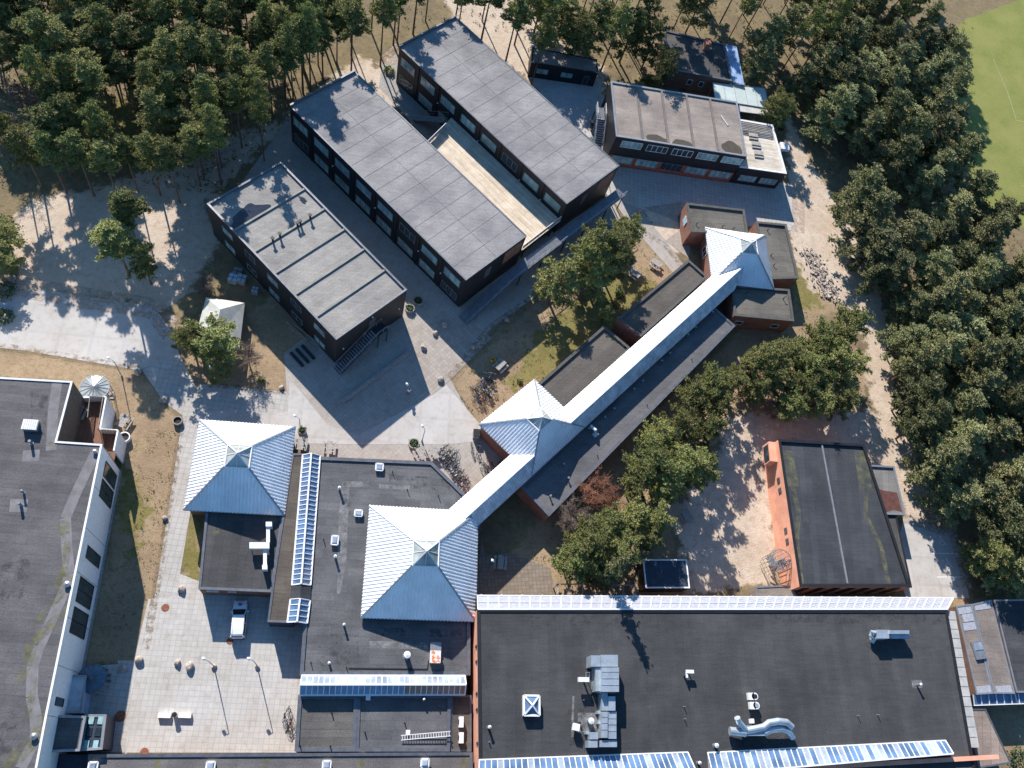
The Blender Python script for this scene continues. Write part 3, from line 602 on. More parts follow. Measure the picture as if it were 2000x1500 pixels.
c = W(1378, 92, 4.2); mb = MB(); mb.box((c.x, c.y, 4.7), (.9, 1.5, 1.5)); mb.box((c.x, c.y, 5.5), (1.05, 1.65, .12)); ch = obj('chimney', mb, M['red'], T)
for s in (.40, .57): window(T, pH[3], pH[2], (Vector(pH[3])-Vector(pH[2])).length*s, .9, 1.6, 1.2, 1, fm=M['white'], gm=M['windark'])
def canopy(name, label, px, h, m, frame=None, th=.08, posts=True, cat='canopy', ribs=0):
    pts = ccw([W2(*q, h) for q in px]); t = thing(name, label, cat, (sum(p[0] for p in pts)/len(pts), sum(p[1] for p in pts)/len(pts), 0))
    mb = MB(); mb.prism(pts, h-th, h, bottom=True); obj('canopy_sheet', mb, m, t); FOOT.append(pts)
    f = MB(); n = len(pts)
    for i in range(n): f.bar((*pts[i], h+.02), (*pts[(i+1) % n], h+.02), .12, .1)
    for k in range(1, ribs+1):
        k_ = k/(ribs+1); A = Vector(pts[0])*(1-k_)+Vector(pts[1])*k_; B = Vector(pts[3])*(1-k_)+Vector(pts[2])*k_; f.bar((*A, h+.02), (*B, h+.02), .06, .06)
    obj('canopy_frame', f, frame or M['white'], t)
    if posts:
        for p_ in inset(pts, .25): q = MB(); q.bar((*p_, 0), (*p_, h-th), .12); obj('post', q, frame or M['white'], t)
    return t
canopy('glass_canopy', 'bluish glass canopy strip against the east side of the brown brick house', [(1417, 88), (1438, 92), (1453, 166), (1432, 160)], 4.0, M['blueglass'], M['blueglass'], ribs=3)
canopy('sheet_canopy', 'pale greenish sheet roof joining the brick house to the two-storey block', [(1392, 162), (1494, 172), (1502, 212), (1397, 195)], 3.6, plain('pale_green_sheet', (.50, .58, .55), .5, 0, .08, .4), M['lighttrim'], ribs=4)
canopy('sheet_canopy', 'narrow pale covered passage between the two-storey block and the roof terrace', [(1443, 196), (1512, 212), (1520, 228), (1445, 218)], 3.5, M['pale'], M['lighttrim'])
# ------------------------------------------------------------------ hut by the path
hp = [W2(402, 579, 2.2), W2(478, 590, 2.2), W2(467, 683, 2.2), W2(378, 668, 2.2)]
c = Vector(W2(425, 632, 3)); T = thing('gabled_hut', 'small hut with pale steep roof partly under a leaning pine beside the path', 'hut', (c.x, c.y, 0)); FOOT.append(ccw(hp))
A, B, C, D = [Vector(q) for q in hp]; r1_ = (A*.42+B*.58); r2_ = (D*.45+C*.55); zr = 4.4; ze = 2.0
r1_ = W(430, 604, zr).to_2d(); r2_ = W(418, 668, zr).to_2d()
mb = MB(); mb.poly([(*A, ze), (*r1_, zr), (*r2_, zr), (*D, ze)]); mb.poly([(*B, ze), (*C, ze), (*r2_, zr), (*r1_, zr)]); mb.poly([(*A, ze), (*B, ze), (*r1_, zr)])
obj('roof', mb, plain('hut_roof_felt', (.46, .47, .43), .85, 0, .1, 1), T)
mb = MB(); mb.prism(inset(ccw(hp), .3), 0, ze, top=False); mb.poly([(*(C+(r2_-C)*.02), ze), (*(r2_), zr-.05), (*D, ze)]); obj('wall', mb, M['wood'], T)
q = W(415, 612, 3.6); mb = MB(); mb.box((q.x, q.y, 3.35), (.95, .75, .12)); wf = obj('window', mb, M['white'], T); mb = MB(); mb.box((q.x, q.y, 3.42), (.75, .55, .03)); obj('pane', mb, M['rust'], wf)
# ------------------------------------------------------------------ pyramid pavilions
def pyramid(name, label, c, hw, ze, za, ang=0, trunc=.80, wallm=None, walls=True, cor=None, zs=None, z0=0.0):
    t = thing(name, label, 'pavilion', (c[0], c[1], 0)); cc = Vector(c)
    cor = [Vector(q) for q in cor] if cor else [cc+Matrix.Rotation(ang, 2) @ Vector((sx*hw, sy*hw)) for sx, sy in ((-1, -1), (1, -1), (1, 1), (-1, 1))]
    zs = zs or [ze]*4; FOOT.append([tuple(q) for q in cor])
    if walls:
        mb = MB(); mb.prism([tuple(cc+(q-cc)*.93) for q in cor], z0, ze+.1, top=False); obj('wall', mb, wallm or M['red'], t)
    k = 1-trunc; zts = [z_+(za-z_)*trunc for z_ in zs]; zt = zts[0]
    top = [cc+(q-cc)*k for q in cor]
    hip = MB()
    for i in range(4):
        j = (i+1) % 4
        nrm_y = ((cor[i]+cor[j])/2-cc).normalized().y
        ribbed(t, 'roof', [(*cor[i], zs[i]), (*cor[j], zs[j]), (*top[j], zts[j]), (*top[i], zts[i])], M['rib'])
        hip.bar((*cor[i], zs[i]+.05), (*top[i], zts[i]+.05), .2, .1)
    # eave fascia
    for i in range(4): hip.bar((*cor[i], zs[i]-.06), (*cor[(i+1) % 4], zs[(i+1) % 4]-.06), .08, .2)
    obj('flashing', hip, M['lighttrim'], t)
    ln = MB(); fr = MB(); ap = (*cc, za+.02)
    for i in range(4):
        j = (i+1) % 4
        fr.bar((*top[i], zt+.04), ap, .13); fr.bar((*top[i], zt+.06), (*top[j], zt+.06), .13)
        mid = (top[i]+top[j])/2; fr.bar((*mid, zt+.04), ap, .06)
        fr.bar((*top[i], zt-.2), (*(cc+(top[j]-cc)*.15), zt+(za-zt)*.55), .07)
        f_ = [(*top[i], zt), (*top[j], zt), (*cc, za)]
        ln.poly(f_)
    o = obj('lantern', fr, M['white'], t)
    obj('lantern_glass', ln, M['lantern'], o)
    return t
P1 = pyramid('pyramid_pavilion', 'largest white ribbed pyramid roof rising from the middle of the grey flat roof', (8.75, 22.9), 6.85, 4.4, 10.5, wallm=M['blacktrim'], trunc=.78)
P2 = pyramid('pyramid_pavilion', 'free white ribbed pyramid roof beside the footpath, second largest of the four', (-14.15, 34.0), 5.9, 3.5, 8.6, trunc=.76, wallm=M['brown'])
P3 = pyramid('pyramid_pavilion', 'white ribbed pyramid roof at the far north-east end of the long ridge', (57.6, 74.5), 5.3, 3.7, 8.2, trunc=.74)
P4 = pyramid('pyramid_pavilion', 'smallest white ribbed pyramid roof, set cornerwise on the ridge near the bicycles', (23.2, 41.7), 5.45, 3.7, 8.75, trunc=.76, cor=[(15.6, 42.1), (22.7, 35.1), (30.3, 42.7), (23.4, 49.6)], zs=[3.7, 4.1, 4.1, 3.7])
# ridge roof between the pyramids
T = thing('ridge_roof', 'long white metal ridge roof linking three pyramid pavilions', 'roofed passage', (30, 46, 0))
def rd(s, off): return (s+off*.5*-1, s+off*.5)   # point on line y-x = off
def ln45(y_minus_x, t_): return Vector(((t_-y_minus_x)/2, (t_+y_minus_x)/2))   # t = x+y
ta, tb = 32, 130; ze, zr = 4.0, 5.7; oN, oS, oR = 18.0, 12.3, 14.7
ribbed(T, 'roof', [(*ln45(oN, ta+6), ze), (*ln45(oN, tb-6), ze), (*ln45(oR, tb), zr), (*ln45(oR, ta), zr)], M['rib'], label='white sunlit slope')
ribbed(T, 'roof', [(*ln45(oS, ta+6), ze), (*ln45(oS, tb-6), ze), (*ln45(oR, tb), zr), (*ln45(oR, ta), zr)], M['rib_shaded'], label='bluish shaded slope')  # shaded copy of the white rib metal, blue shade put into its colour
mb = MB(); mb.bar((*ln45(oR, ta), zr+.04), (*ln45(oR, tb), zr+.04), .28, .1); obj('ridge_cap', mb, M['rib'], T)
mb = MB(); mb.prism([tuple(ln45(oN-.6, ta+6)), tuple(ln45(oN-.6, tb-8)), tuple(ln45(oS+.6, tb-8)), tuple(ln45(oS+.6, ta+6))], 0, ze, top=False); obj('wall', mb, M['red'], T)
FOOT.append([tuple(ln45(oN, ta)), tuple(ln45(oN, tb)), tuple(ln45(oS, tb)), tuple(ln45(oS, ta))])
# wings: quads in (y-x , x+y) coordinates from roof corners
def wing(px, h, label, roofm, wallm=None, par=.3, name='flat_wing', pw=.32, trim=None):
    return flat_block(name, label, 'building', [W2(*q, h) for q in px], h, wallm or M['red'], roofm, par=par, pw=pw, trim=trim or plain('dark_coping', (.085, .085, .08), .7))
wing([(1048, 752), (1180, 636), (1232, 680), (1104, 802)], 3.9, 'flat brick wing with mossy dark roof between the smallest pyramid and the lawn', MF['wing'])
wing([(1207, 622), (1345, 507), (1382, 540), (1252, 657)], 3.9, 'flat brick wing with dark roof near the picnic tables on the lawn', MF['wing'])
TL = wing([(1384, 590), (1436, 636), (1072, 1008), (1017, 949)], 3.3, 'very long narrow flat wing running beside the white ridge roof', MF['wingl'], par=.12, trim=M['greytrim'])
for k, px in enumerate([(1390, 612), (1357, 642), (1342, 656), (1307, 692), (1291, 707), (1254, 746), (1237, 762), (1198, 800), (1180, 817), (1100, 908), (1109, 935), (1074, 970)]):
    q = W(*px, 3.3); mb = MB(); mb.cyl((q.x, q.y, 3.0), .1, .75, 8); mb.cyl((q.x, q.y, 3.75), .16, .08, 8); obj('roof_vent', mb, M['steel'], TL)
q = W(1157, 843, 3.3); mb = MB(); mb.tube([(q.x-.4, q.y+.6, 3.1), (q.x-.3, q.y+.5, 3.9), (q.x+.2, q.y-.1, 4.1), (q.x+.4, q.y-.4, 3.6)], .28, 10); mb.box((q.x+.3, q.y-.5, 3.5), (.7, .7, .5), R(45)); obj('roof_fan', mb, M['metal'], TL)
for px in ((1166, 890), (1263, 792), (1350, 703)):
    q = W(*px, 3.1); mb = MB(); mb.cyl((q.x, q.y, 3.0), .06, .5, 6); obj('roof_vent', mb, M['darkmetal'], TL)
N1 = wing([(1341, 396), (1454, 409), (1461, 456), (1350, 452)], 3.9, 'small flat-roofed brick annex on the north side of the north-east pyramid', MF['north'])
N2 = wing([(1477, 432), (1536, 438), (1560, 543), (1497, 545)], 3.9, 'small flat-roofed brick annex on the east side of the north-east pyramid', MF['north'])
N3 = wing([(1430, 557), (1542, 565), (1551, 627), (1434, 616)], 3.7, 'small flat-roofed brick annex on the south side of the north-east pyramid', MF['north'])
for t_, px in ((N1, [(1360, 438), (1411, 443), (1432, 447)]), (N2, [(1499, 450), (1506, 498), (1511, 518)]), (N3, [(1458, 572), (1531, 582)])):
    for q_ in px:
        q = W(*q_, 3.7); mb = MB(); mb.tube([(q.x, q.y, 3.4), (q.x, q.y, 4.0), (q.x+.25, q.y+.1, 4.05)], .07, 6); obj('roof_vent', mb, M['darkmetal'], t_)
def w2(px, h): return W2(*px, h)
a, b = w2((1434, 616), 3.7), w2((1551, 627), 3.7)
for s in (1.0, 7.2): window(N3, a, b, s, 1.3, 1.2, 1.0, 1, fm=M['white'], gm=M['windark'])
q = w2((1341, 396), 3.9); r = w2((1350, 452), 3.9); q_, r_ = Vector(q), Vector(r)
mb = MB(); d = (r_-q_).normalized(); nn = Vector((d.y, -d.x))*.06; nn = nn if nn.x < 0 else -nn; e = q_+(r_-q_)*.45
mb.box((e.x+nn.x, e.y+nn.y, 2.4), (.12, 1.3, 1.2), math.atan2(d.y, d.x)-R(90)); obj('wall_panel', mb, plain('blue_white_panel', (.4, .6, .75), .5, 0, .5, 4), N1)
window(P3, (52.65, 79.4), (52.65, 69.6), 2.2, 1.8, 1.2, 1.6, 2, fm=M['white'], gm=M['windark'])
# ------------------------------------------------------------------ P2 annex, brown strip, middle flat roof
T2 = flat_block('flat_annex', 'dark flat-roofed annex south of the free-standing pyramid, carrying white ducts', 'building', [W2(404, 985, 3.3), W2(556, 985, 3.3), W2(531, 1156, 3.3), W2(388, 1150, 3.3)], 3.3, M['brown'], MF['darkm'], par=.12, pw=.22)
a, b = w2((388, 1150), 3.3), w2((531, 1156), 3.3)
window(T2, a, b, .8, 1.3, 2.0, .7, 1, fm=M['white'], gm=M['win']); window(T2, a, b, 3.2, .9, 2.0, .6, 1, fm=M['white'], gm=M['windark'])
flat_block('flat_link', 'narrow stained brown roof strip between the annex and the blue skylight', 'building', [W2(571, 886, 3.55), W2(594, 886, 3.55), W2(571, 1216, 3.55), W2(523, 1214, 3.55), W2(535, 1120, 3.55), W2(556, 985, 3.55)], 3.55, M['blueblack'], MF['brown'], par=.1, pw=.18)
TM = flat_block('flat_hall', 'broad mid-grey flat roof around the largest pyramid, dotted with vents and rooflights', 'building', [W2(618, 892, 4.0), W2(843, 902, 4.0), W2(913, 970, 4.0), W2(946, 1010, 4.0), W2(918, 1060, 4.0), W2(918, 1318, 4.0), W2(586, 1318, 4.0)], 4.0, M['red'], MF['m'], par=.2, pw=.35)
def patch(parent, px, z, m):
    q = [W2(*p, z) for p in px]; return sheet(parent, 'roof_patch', q, z+.006, m)
for px in ([(668, 965), (700, 962), (705, 1010), (672, 1012)], [(760, 925), (880, 935), (880, 960), (760, 950)], [(620, 1240), (700, 1236), (702, 1300), (618, 1302)], [(740, 1225), (900, 1228), (905, 1245), (742, 1243)]): patch(TM, px, 3.8, M['grime'])
def seam(parent, L_, z, wd=.06, m=None):
    mb = MB()
    for a, b in L_: a = W(*a, z); b = W(*b, z); mb.bar((a.x, a.y, z), (b.x, b.y, z), wd, .05)
    obj('roof_seam', mb, m or M['darkmetal'], parent)
seam(TM, [((681, 1305), (835, 1307)), ((835, 1307), (837, 1290))], 3.84, .12)
for i, px in enumerate([[(668, 940), (720, 940), (722, 950), (682, 952), (676, 1100), (664, 1160), (658, 1160), (662, 1000)], [(740, 946), (800, 948), (800, 956), (740, 954)], [(722, 1252), (835, 1254), (836, 1268), (722, 1266)]]):
    sheet(TM, 'faded_patch', [W2(*q, 3.8) for q in px], 3.805+.003*i, M['pale_stain'])
def rooflight(c, z, sx, sy, label, hh=.55, rz=0, group='square rooflights on the grey flat roofs', frame=None):
    t = thing('rooflight', label, 'rooflight', (c[0], c[1], z), rz, group); mb = MB()
    mb.prism([(-sx, -sy), (sx, -sy), (sx, sy), (-sx, sy)], 0, hh*.7, top=False)
    for a, b in (((-sx, -sy), (sx, -sy)), ((sx, -sy), (sx, sy)), ((sx, sy), (-sx, sy)), ((-sx, sy), (-sx, -sy))): mb.bar((*a, hh*.72), (*b, hh*.72), .16, .12)
    obj('frame', mb, frame or M['white'], t, local=True)
    g = MB(); k = .62; n = [(-sx, -sy), (sx, -sy), (sx, sy), (-sx, sy)]
    g.add([(*p, hh*.7) for p in n]+[(p[0]*k, p[1]*k, hh) for p in n], [(0, 1, 5, 4), (1, 2, 6, 5), (2, 3, 7, 6), (3, 0, 4, 7), (4, 5, 6, 7)]); obj('dome', g, M['skyl'], t, local=True)
    return t
for px, sx, sy, lb in (((741, 912), .45, .45, 'white square rooflight by the north parapet of the middle roof'), ((700, 1002), .45, .38, 'white rooflight west of the largest pyramid, nearest to its corner'), ((654, 1055), .38, .55, 'upright white rooflight beside the blue skylight strip')):
    rooflight(W2(*px, 4.2), 3.8, sx, sy, lb)
def vent(px, z, h_, r_, label, cap=True, m=None, group='vent pipes on the flat roofs', capr=1.35):
    q = W(*px, z+h_*.8); t = thing('vent_pipe', label, 'vent pipe', (q.x, q.y, z), group=group); mb = MB(); mb.cyl((0, 0, 0), r_, h_, 10); mb.cyl((0, 0, 0), r_*1.5, .05, 10); obj('pipe', mb, m or M['steel'], t, local=True)
    if cap: mb = MB(); mb.cyl((0, 0, h_), r_*capr, .06, 12); mb.cyl((0, 0, h_+.06), r_*capr*.95, .1, 12, r2=.02); obj('cap', mb, m or M['white'], t, local=True)
    return t
for px, h_, r_, lb in (((663, 953), 1.0, .14, 'white-capped vent pipe in the north-west quarter of the middle roof'), ((655, 1087), .9, .14, 'white-capped vent pipe just south of the upright rooflight'), ((672, 1220), .9, .12, 'white-capped vent pipe west of the pyramid\'s south corner'),
                       ((795, 1279), 1.2, .3, 'wide white-capped vent south of the largest pyramid'), ((643, 1295), .6, .12, 'short dark double vent near the glass ridge roof')):
    vent(px, 3.8, h_, r_, lb)
for px, lb in (((767, 920), 'short dark pipe east of the north rooflight'), ((796, 955), 'dark pipe north of the largest pyramid, western of two'), ((857, 967), 'dark pipe north of the largest pyramid, eastern of two'), ((632, 1053), 'thin dark pipe beside the blue skylight strip'), ((607, 1293), 'thin dark pipe in the south-west corner of the middle roof'), ((677, 1303), 'dark bent pipe at the end of a roof cable')):
    vent(px, 3.8, .55, .05, lb, cap=False, m=M['darkmetal'], group='thin dark pipes on the flat roofs')
# boxes south of P1
q = W(851, 1262, 4.3); t = thing('roof_hatch', 'grey box hatch north of the rust-blotched one', 'roof hatch', (q.x, q.y, 3.8)); mb = MB(); mb.box((0, 0, .3), (1.2, .8, .6)); mb.box((0, 0, .62), (1.3, .9, .06)); obj('hatch_box', mb, M['steel'], t, local=True)
q = W(850, 1283, 4.5); t = thing('roof_hatch', 'white box hatch blotched with orange rust', 'roof hatch', (q.x, q.y, 3.8)); mb = MB(); mb.box((0, 0, .45), (1.15, 1.3, .9)); obj('hatch_box', mb, M['white'], t, local=True)
mb = MB(); mb.box((0, 0, .93), (1.25, 1.4, .06)); obj('lid', mb, None or (lambda: (lambda m_: m_)(plain('rust_blotched_paint', (.62, .60, .58), .7, 0, .1, 1)))(), t, local=True)
mm, N_, L_, p_ = newmat('rust_blotches'); vv = posvec(N_, L_, obj=True); L_.new(mixc(N_, L_, noise(N_, L_, vv, 2.2, 3, .5, .5, .56), (.7, .68, .66), (.6, .2, .06)), p_.inputs['Base Color']); t.children[1].data.materials[0] = mm
# ------------------------------------------------------------------ barrel / gable skylights
def gable_light(name, label, px0, px1, wd, z, rise, n, gmL, gmR, frame=None, gap=None, end=True):
    """ridge from px0 to px1 (photo points at ridge height)"""
    a = W(*px0, z+rise).to_2d(); b = W(*px1, z+rise).to_2d(); u = (b-a).normalized(); v = Vector((-u.y, u.x))*wd/2
    t = thing(name, label, 'skylight', (*((a+b)/2), 0)); FOOT.append([tuple(a-v), tuple(b-v), tuple(b+v), tuple(a+v)])
    for s, gm, nm in ((1, gmL, 'L'), (-1, gmR, 'R')):
        f = MB(); mats = gm if isinstance(gm, list) else [gm]; g = MB()
        for i in range(n):
            p, q = a+(b-a)*i/n, a+(b-a)*(i+1)/n
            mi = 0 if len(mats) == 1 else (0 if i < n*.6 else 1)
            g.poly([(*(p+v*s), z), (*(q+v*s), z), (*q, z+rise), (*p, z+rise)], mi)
            f.bar((*(p+v*s), z+.04), (*p, z+rise+.04), .09, .07)
        f.bar((*(b+v*s), z+.04), (*b, z+rise+.04), .14, .1); f.bar((*(a+v*s), z), (*(b+v*s), z), .2, .16)
        if s == 1: f.bar((*a, z+rise+.05), (*b, z+rise+.05), .2, .12)
        o = obj('glazing', g, mats, t); obj('glazing_bars', f, frame or M['white'], o)
    if end:
        e = MB()
        for p in (a, b): e.poly([(*(p+v), z), (*(p-v), z), (*p, z+rise)])
        obj('gable_end', e, M['milk'], t)
    k = MB(); k.prism([tuple(a+v), tuple(a-v), tuple(b-v), tuple(b+v)], z-.7, z-.05, top=False); obj('kerb', k, M['blacktrim'], t)
    return t
gable_light('strip_skylight', 'long blue glazed gable skylight with white bars west of the middle roof', (608, 885), (588, 1140), 2.15, 4.0, .8, 27, M['sky'], M['sky'])
gable_light('strip_skylight', 'short blue glazed end piece of the skylight past a dark felt saddle', (586, 1169), (580, 1214), 2.25, 4.0, .8, 4, M['sky'], M['sky'])
a = W(588, 1140, 4.8); b = W(586, 1169, 4.8); mb = MB(); 
mb.add([(a.x-1.15, a.y, 4.0), (a.x, a.y, 4.8), (a.x+1.15, a.y, 4.0), (b.x-1.15, b.y, 4.0), (b.x, b.y, 4.8), (b.x+1.15, b.y, 4.0)], [(0, 1, 4, 3), (1, 2, 5, 4)])
tag(obj('roof_saddle', mb, MF['dark']), 'dark felt saddle between the two pieces of the blue skylight', 'roof saddle')
gable_light('strip_skylight', 'glazed ridge skylight north of the small flat roofs, half of its shaded side painted with a copper-brown reflection', (587, 1337), (910, 1337), 2.1, 4.0, .85, 29, M['skyl'], [M['sky'], M['sky_orange_reflection']])  # blue and brown south panes put sky and orange reflections into the colour
# ------------------------------------------------------------------ southern small roofs
zQ = 3.5
TQ = flat_block('flat_hall', 'small dark flat roof with pyramid-folded felt in the south-west corner of the court', 'building', [W2(583, 1358, zQ), W2(698, 1358, zQ), W2(694, 1467, zQ), W2(576, 1467, zQ)], zQ, M['brown'], felt('felt_q', (.125, .12, .112), 0, .8, 6), par=.18, pw=.35)
TQ2 = flat_block('flat_hall', 'small grey flat roof with a ladder lying on it', 'building', [W2(699, 1358, zQ), W2(880, 1358, zQ), W2(878, 1467, zQ), W2(695, 1467, zQ)], zQ-.02, M['brown'], MF['m'], par=.15, pw=.3)
flat_block('flat_link', 'narrow low roof with two white cooling units beside the orange wall', 'building', [W2(882, 1358, zQ), W2(921, 1358, zQ), W2(921, 1467, zQ), W2(880, 1467, zQ)], zQ-.3, M['brown'], MF['brown'], par=.08, pw=.15)
for px, lb in (((648, 1392), 'dark pipe in the middle of the folded felt roof'), ((586, 1457), 'dark stub vent at the south-west corner of the folded felt roof'), ((645, 1457), 'dark stub vent at the south edge of the folded felt roof'), ((791, 1412), 'thin pipe in the middle of the ladder roof'), ((857, 1380), 'thin pipe in the north-east of the ladder roof'), ((713, 1430), 'thin pipe in the west of the ladder roof')):
    vent(px, zQ-.2, .5, .07, lb, cap=False, m=M['darkmetal'], group='thin dark pipes on the flat roofs')
vent((828, 1366), zQ-.2, .8, .1, 'small white-capped pipe just south of the copper-brown glazing')
q = W(719, 1363, zQ+.4); t = thing('roof_box', 'small pinkish white box vent south of the glazed ridge', 'box vent', (q.x, q.y, zQ-.2)); mb = MB(); mb.box((0, 0, .35), (.45, .45, .7)); mb.box((0, 0, .72), (.52, .52, .06)); obj('vent_box', mb, M['white'], t, local=True)
q = W(797, 1430, zQ+.2); t = thing('roof_box', 'tiny white box vent behind the lying ladder', 'box vent', (q.x, q.y, zQ-.2)); mb = MB(); mb.box((0, 0, .15), (.42, .42, .3)); mb.box((0, 0, .32), (.48, .48, .05)); obj('vent_box', mb, M['white'], t, local=True)
a = W(783, 1441, zQ); b = W(879, 1433, zQ); mb = MB(); u = (b-a).normalized(); n_ = Vector((-u.y, u.x, 0))*.24
for s in (-1, 1): mb.bar((a+n_*s)+Vector((0, 0, .1)), (b+n_*s)+Vector((0, 0, .35)), .07)
for k in range(19): q = a+(b-a)*(k+.5)/19; zz = .1+.25*(k+.5)/19; mb.bar(q-n_+Vector((0, 0, zz)), q+n_+Vector((0, 0, zz)), .05)
tag(obj('ladder', mb, M['white']), 'white aluminium ladder lying on the small grey flat roof', 'ladder')
for px, lb in (((901, 1410), 'white cooling unit beside the orange wall, northern one'), ((901, 1441), 'white cooling unit beside the orange wall, southern one')):
    q = W(*px, zQ+.4); t = thing('cooling_unit', lb, 'air conditioner', (q.x, q.y, zQ-.38), group='cooling units beside the orange wall'); mb = MB(); mb.box((0, 0, .5), (.5, 1.15, .85)); mb.box((0, -.4, .05), (.5, .08, .1)); mb.box((0, .4, .05), (.5, .08, .1)); obj('housing', mb, M['white'], t, local=True)
    mb = MB(); mb.tube([(-.27, 0, .5), (-.25, 0, .5)], .32, 16); obj('fan_grille', mb, M['darkmetal'], t, local=True)
TR = flat_block('flat_hall', 'long flat roof strip running along the bottom of the court with mossy seams', 'building', [W2(173, 1474, 3.9), W2(922, 1470, 3.9), W2(925, 1600, 3.9), W2(165, 1600, 3.9)], 3.9, M['brown'], felt('felt_r', (.16, .152, .148), 0, 1, 7), par=.15, pw=.25)
for px in ((308, 1484), (706, 1482), (905, 1480), (520, 1485)):
    q = W(*px, 3.8); sheet(TR, 'moss_patch', [(q.x-.35, q.y-2), (q.x+.35, q.y-2), (q.x+.35, q.y+.8), (q.x-.35, q.y+.8)], 3.757, M['moss'])
for px, lb in (((181, 1497), 'white box rooflight on the bottom roof strip, leftmost'), ((411, 1496), 'white box rooflight on the bottom roof strip, below the court'), ((638, 1494), 'white box rooflight on the bottom roof strip, below the folded roof'), ((830, 1490), 'white box rooflight on the bottom roof strip, nearest the orange wall')):
    rooflight(W2(*px, 4.4), 3.75, .42, .42, lb, .8, group='white boxes on the bottom roof strip')
# ------------------------------------------------------------------ left sports hall
hL = 9.2
pL = [W2(-160, 728, hL), W2(141, 745, hL), W2(110, 862, hL), W2(199, 868, hL), W2(91, 1397, hL), W2(60, 1560, hL), W2(-220, 1560, hL)]
TLh = flat_block('sports_hall', 'big sports hall with vast dark felt roof and white panelled wall along the grass', 'building', pL, hL, M['whitewall'], MF['left'], par=.12, pw=.14, trim=M['white'])
a, b = Vector(pL[4]), Vector(pL[3]); ln_ = (b-a).length
def at_px(px): 
    q = Vector(W2(*px, hL)); return (q-a).dot((b-a).normalized())
for s0_, s1_, z0_, z1_ in ((at_px((131, 1230)), at_px((141, 1178)), 1.7, 7.4), (at_px((143, 1168)), at_px((153, 1118)), 1.7, 7.4), (at_px((160, 1080)), at_px((166, 1055)), 1.4, 7.0), (at_px((187, 955)), at_px((193, 920)), 1.2, 6.6), (at_px((196, 915)), at_px((201, 885)), 1.2, 6.6), (at_px((100, 1375)), at_px((104, 1358)), 4.6, 7.4)):
    window(TLh, pL[4], pL[3], s0_, abs(s1_-s0_), z0_, z1_-z0_, 2 if abs(s1_-s0_) > 2 else 1, fm=M['darkmetal'], gm=M['windark'])
mb = MB(); u = (b-a).normalized(); nn = Vector((u.y, -u.x))*.004
k = 0.0
while k < ln_:
    q = a+u*k; mb.bar((*(q+nn), .1), (*(q+nn), hL-.2), .05, .03); k += 4.8
obj('panel_joint', mb, M['steel'], TLh)
mb = MB(); mb.bar((*(a+nn*20), .15), (*(b+nn*20), .15), .3, .3); obj('plinth', mb, M['concrete'], TLh)
zz = hL-.115
for i, L0 in enumerate(([(186, 885), (150, 960), (128, 1012), (130, 1060), (135, 1120), (132, 1140)], [(132, 1140), (110, 1190), (78, 1260), (64, 1300), (62, 1360), (70, 1400), (72, 1440), (40, 1500)], [(112, 745), (104, 800), (100, 880)])):
    for j, (p, q) in enumerate(zip(L0[:-1], L0[1:])):
        p = Vector(W2(*p, zz)); q = Vector(W2(*q, zz)); n2 = Vector((-(q-p).normalized().y, (q-p).normalized().x))*.55
        sheet(TLh, 'felt_valley', [tuple(p-n2), tuple(q-n2), tuple(q+n2), tuple(p+n2)], zz+.004+.001*(j % 2)+.002*i, plain('faded_felt', (.19, .18, .185), .9, 0, .15, 1))
for i, (px, rx, ry, an) in enumerate([((125, 1030), .6, 1.0, 0), ((128, 1090), .35, 3.2, 5), ((110, 1170), .4, 3.0, -30), ((90, 1230), .5, 3.2, -32), ((55, 1290), .5, 2.6, -10), ((60, 1370), .3, 2.2, 0), ((50, 1460), .8, 2.4, -35), ((103, 868), .7, .35, 0), ((70, 1430), .4, 2, -20), ((122, 1130), .6, 1.2, 0)]):
    sheet(TLh, 'moss_patch', blob(W2(*px, zz), rx, ry, R(an), 20, 40+i, .25), zz+.012+.0015*(i % 3), M['moss'])
for px, h_, r_, lb in (((58, 862), .9, .16, 'dark short pipe south of the white rooflight on the sports hall'), ((43, 960), .8, .12, 'thin white-topped pipe on the sports hall roof'), ((37, 983), .9, .16, 'dark short pipe beside the white-topped one on the sports hall'), ((185, 882), .3, .2, 'round roof drain at the north end of the white wall'), ((131, 1141), .3, .25, 'round roof drain halfway along the mossy valley'), ((66, 1438), .3, .25, 'round roof drain near the south end of the sports hall')):
    vent(px, hL-.12, h_, r_, lb, cap=(r_ != .16), m=M['steel'], group='pipes on the sports hall roof')
q = W(59, 830, hL+.5); t = thing('rooflight', 'large pale ribbed box rooflight on the sports hall roof', 'rooflight', (q.x, q.y, hL-.12)); mb = MB(); mb.box((0, 0, .35), (1.5, 1.15, .7)); obj('frame', mb, M['steel'], t, local=True)
mb = MB()
for k in range(7): mb.box((-.66+k*.22, 0, .75), (.17, 1.2, .1))
mb.box((0, 0, .72), (1.6, 1.25, .05)); obj('lid', mb, M['white'], t, local=True)
for px in ([(45, 880), (78, 878), (76, 900), (42, 902)], [(20, 975), (55, 975), (52, 1000), (18, 1000)]): patch(TLh, px, hL-.12, plain('repair_felt', (.19, .185, .19), .9))
for px in ([(0, 1100), (60, 1090), (50, 1180), (-10, 1190)], [(60, 760), (95, 762), (88, 850), (60, 848)], [(0, 1380), (40, 1375), (20, 1480), (-20, 1480)]): patch(TLh, px, hL-.12, M['grime'])
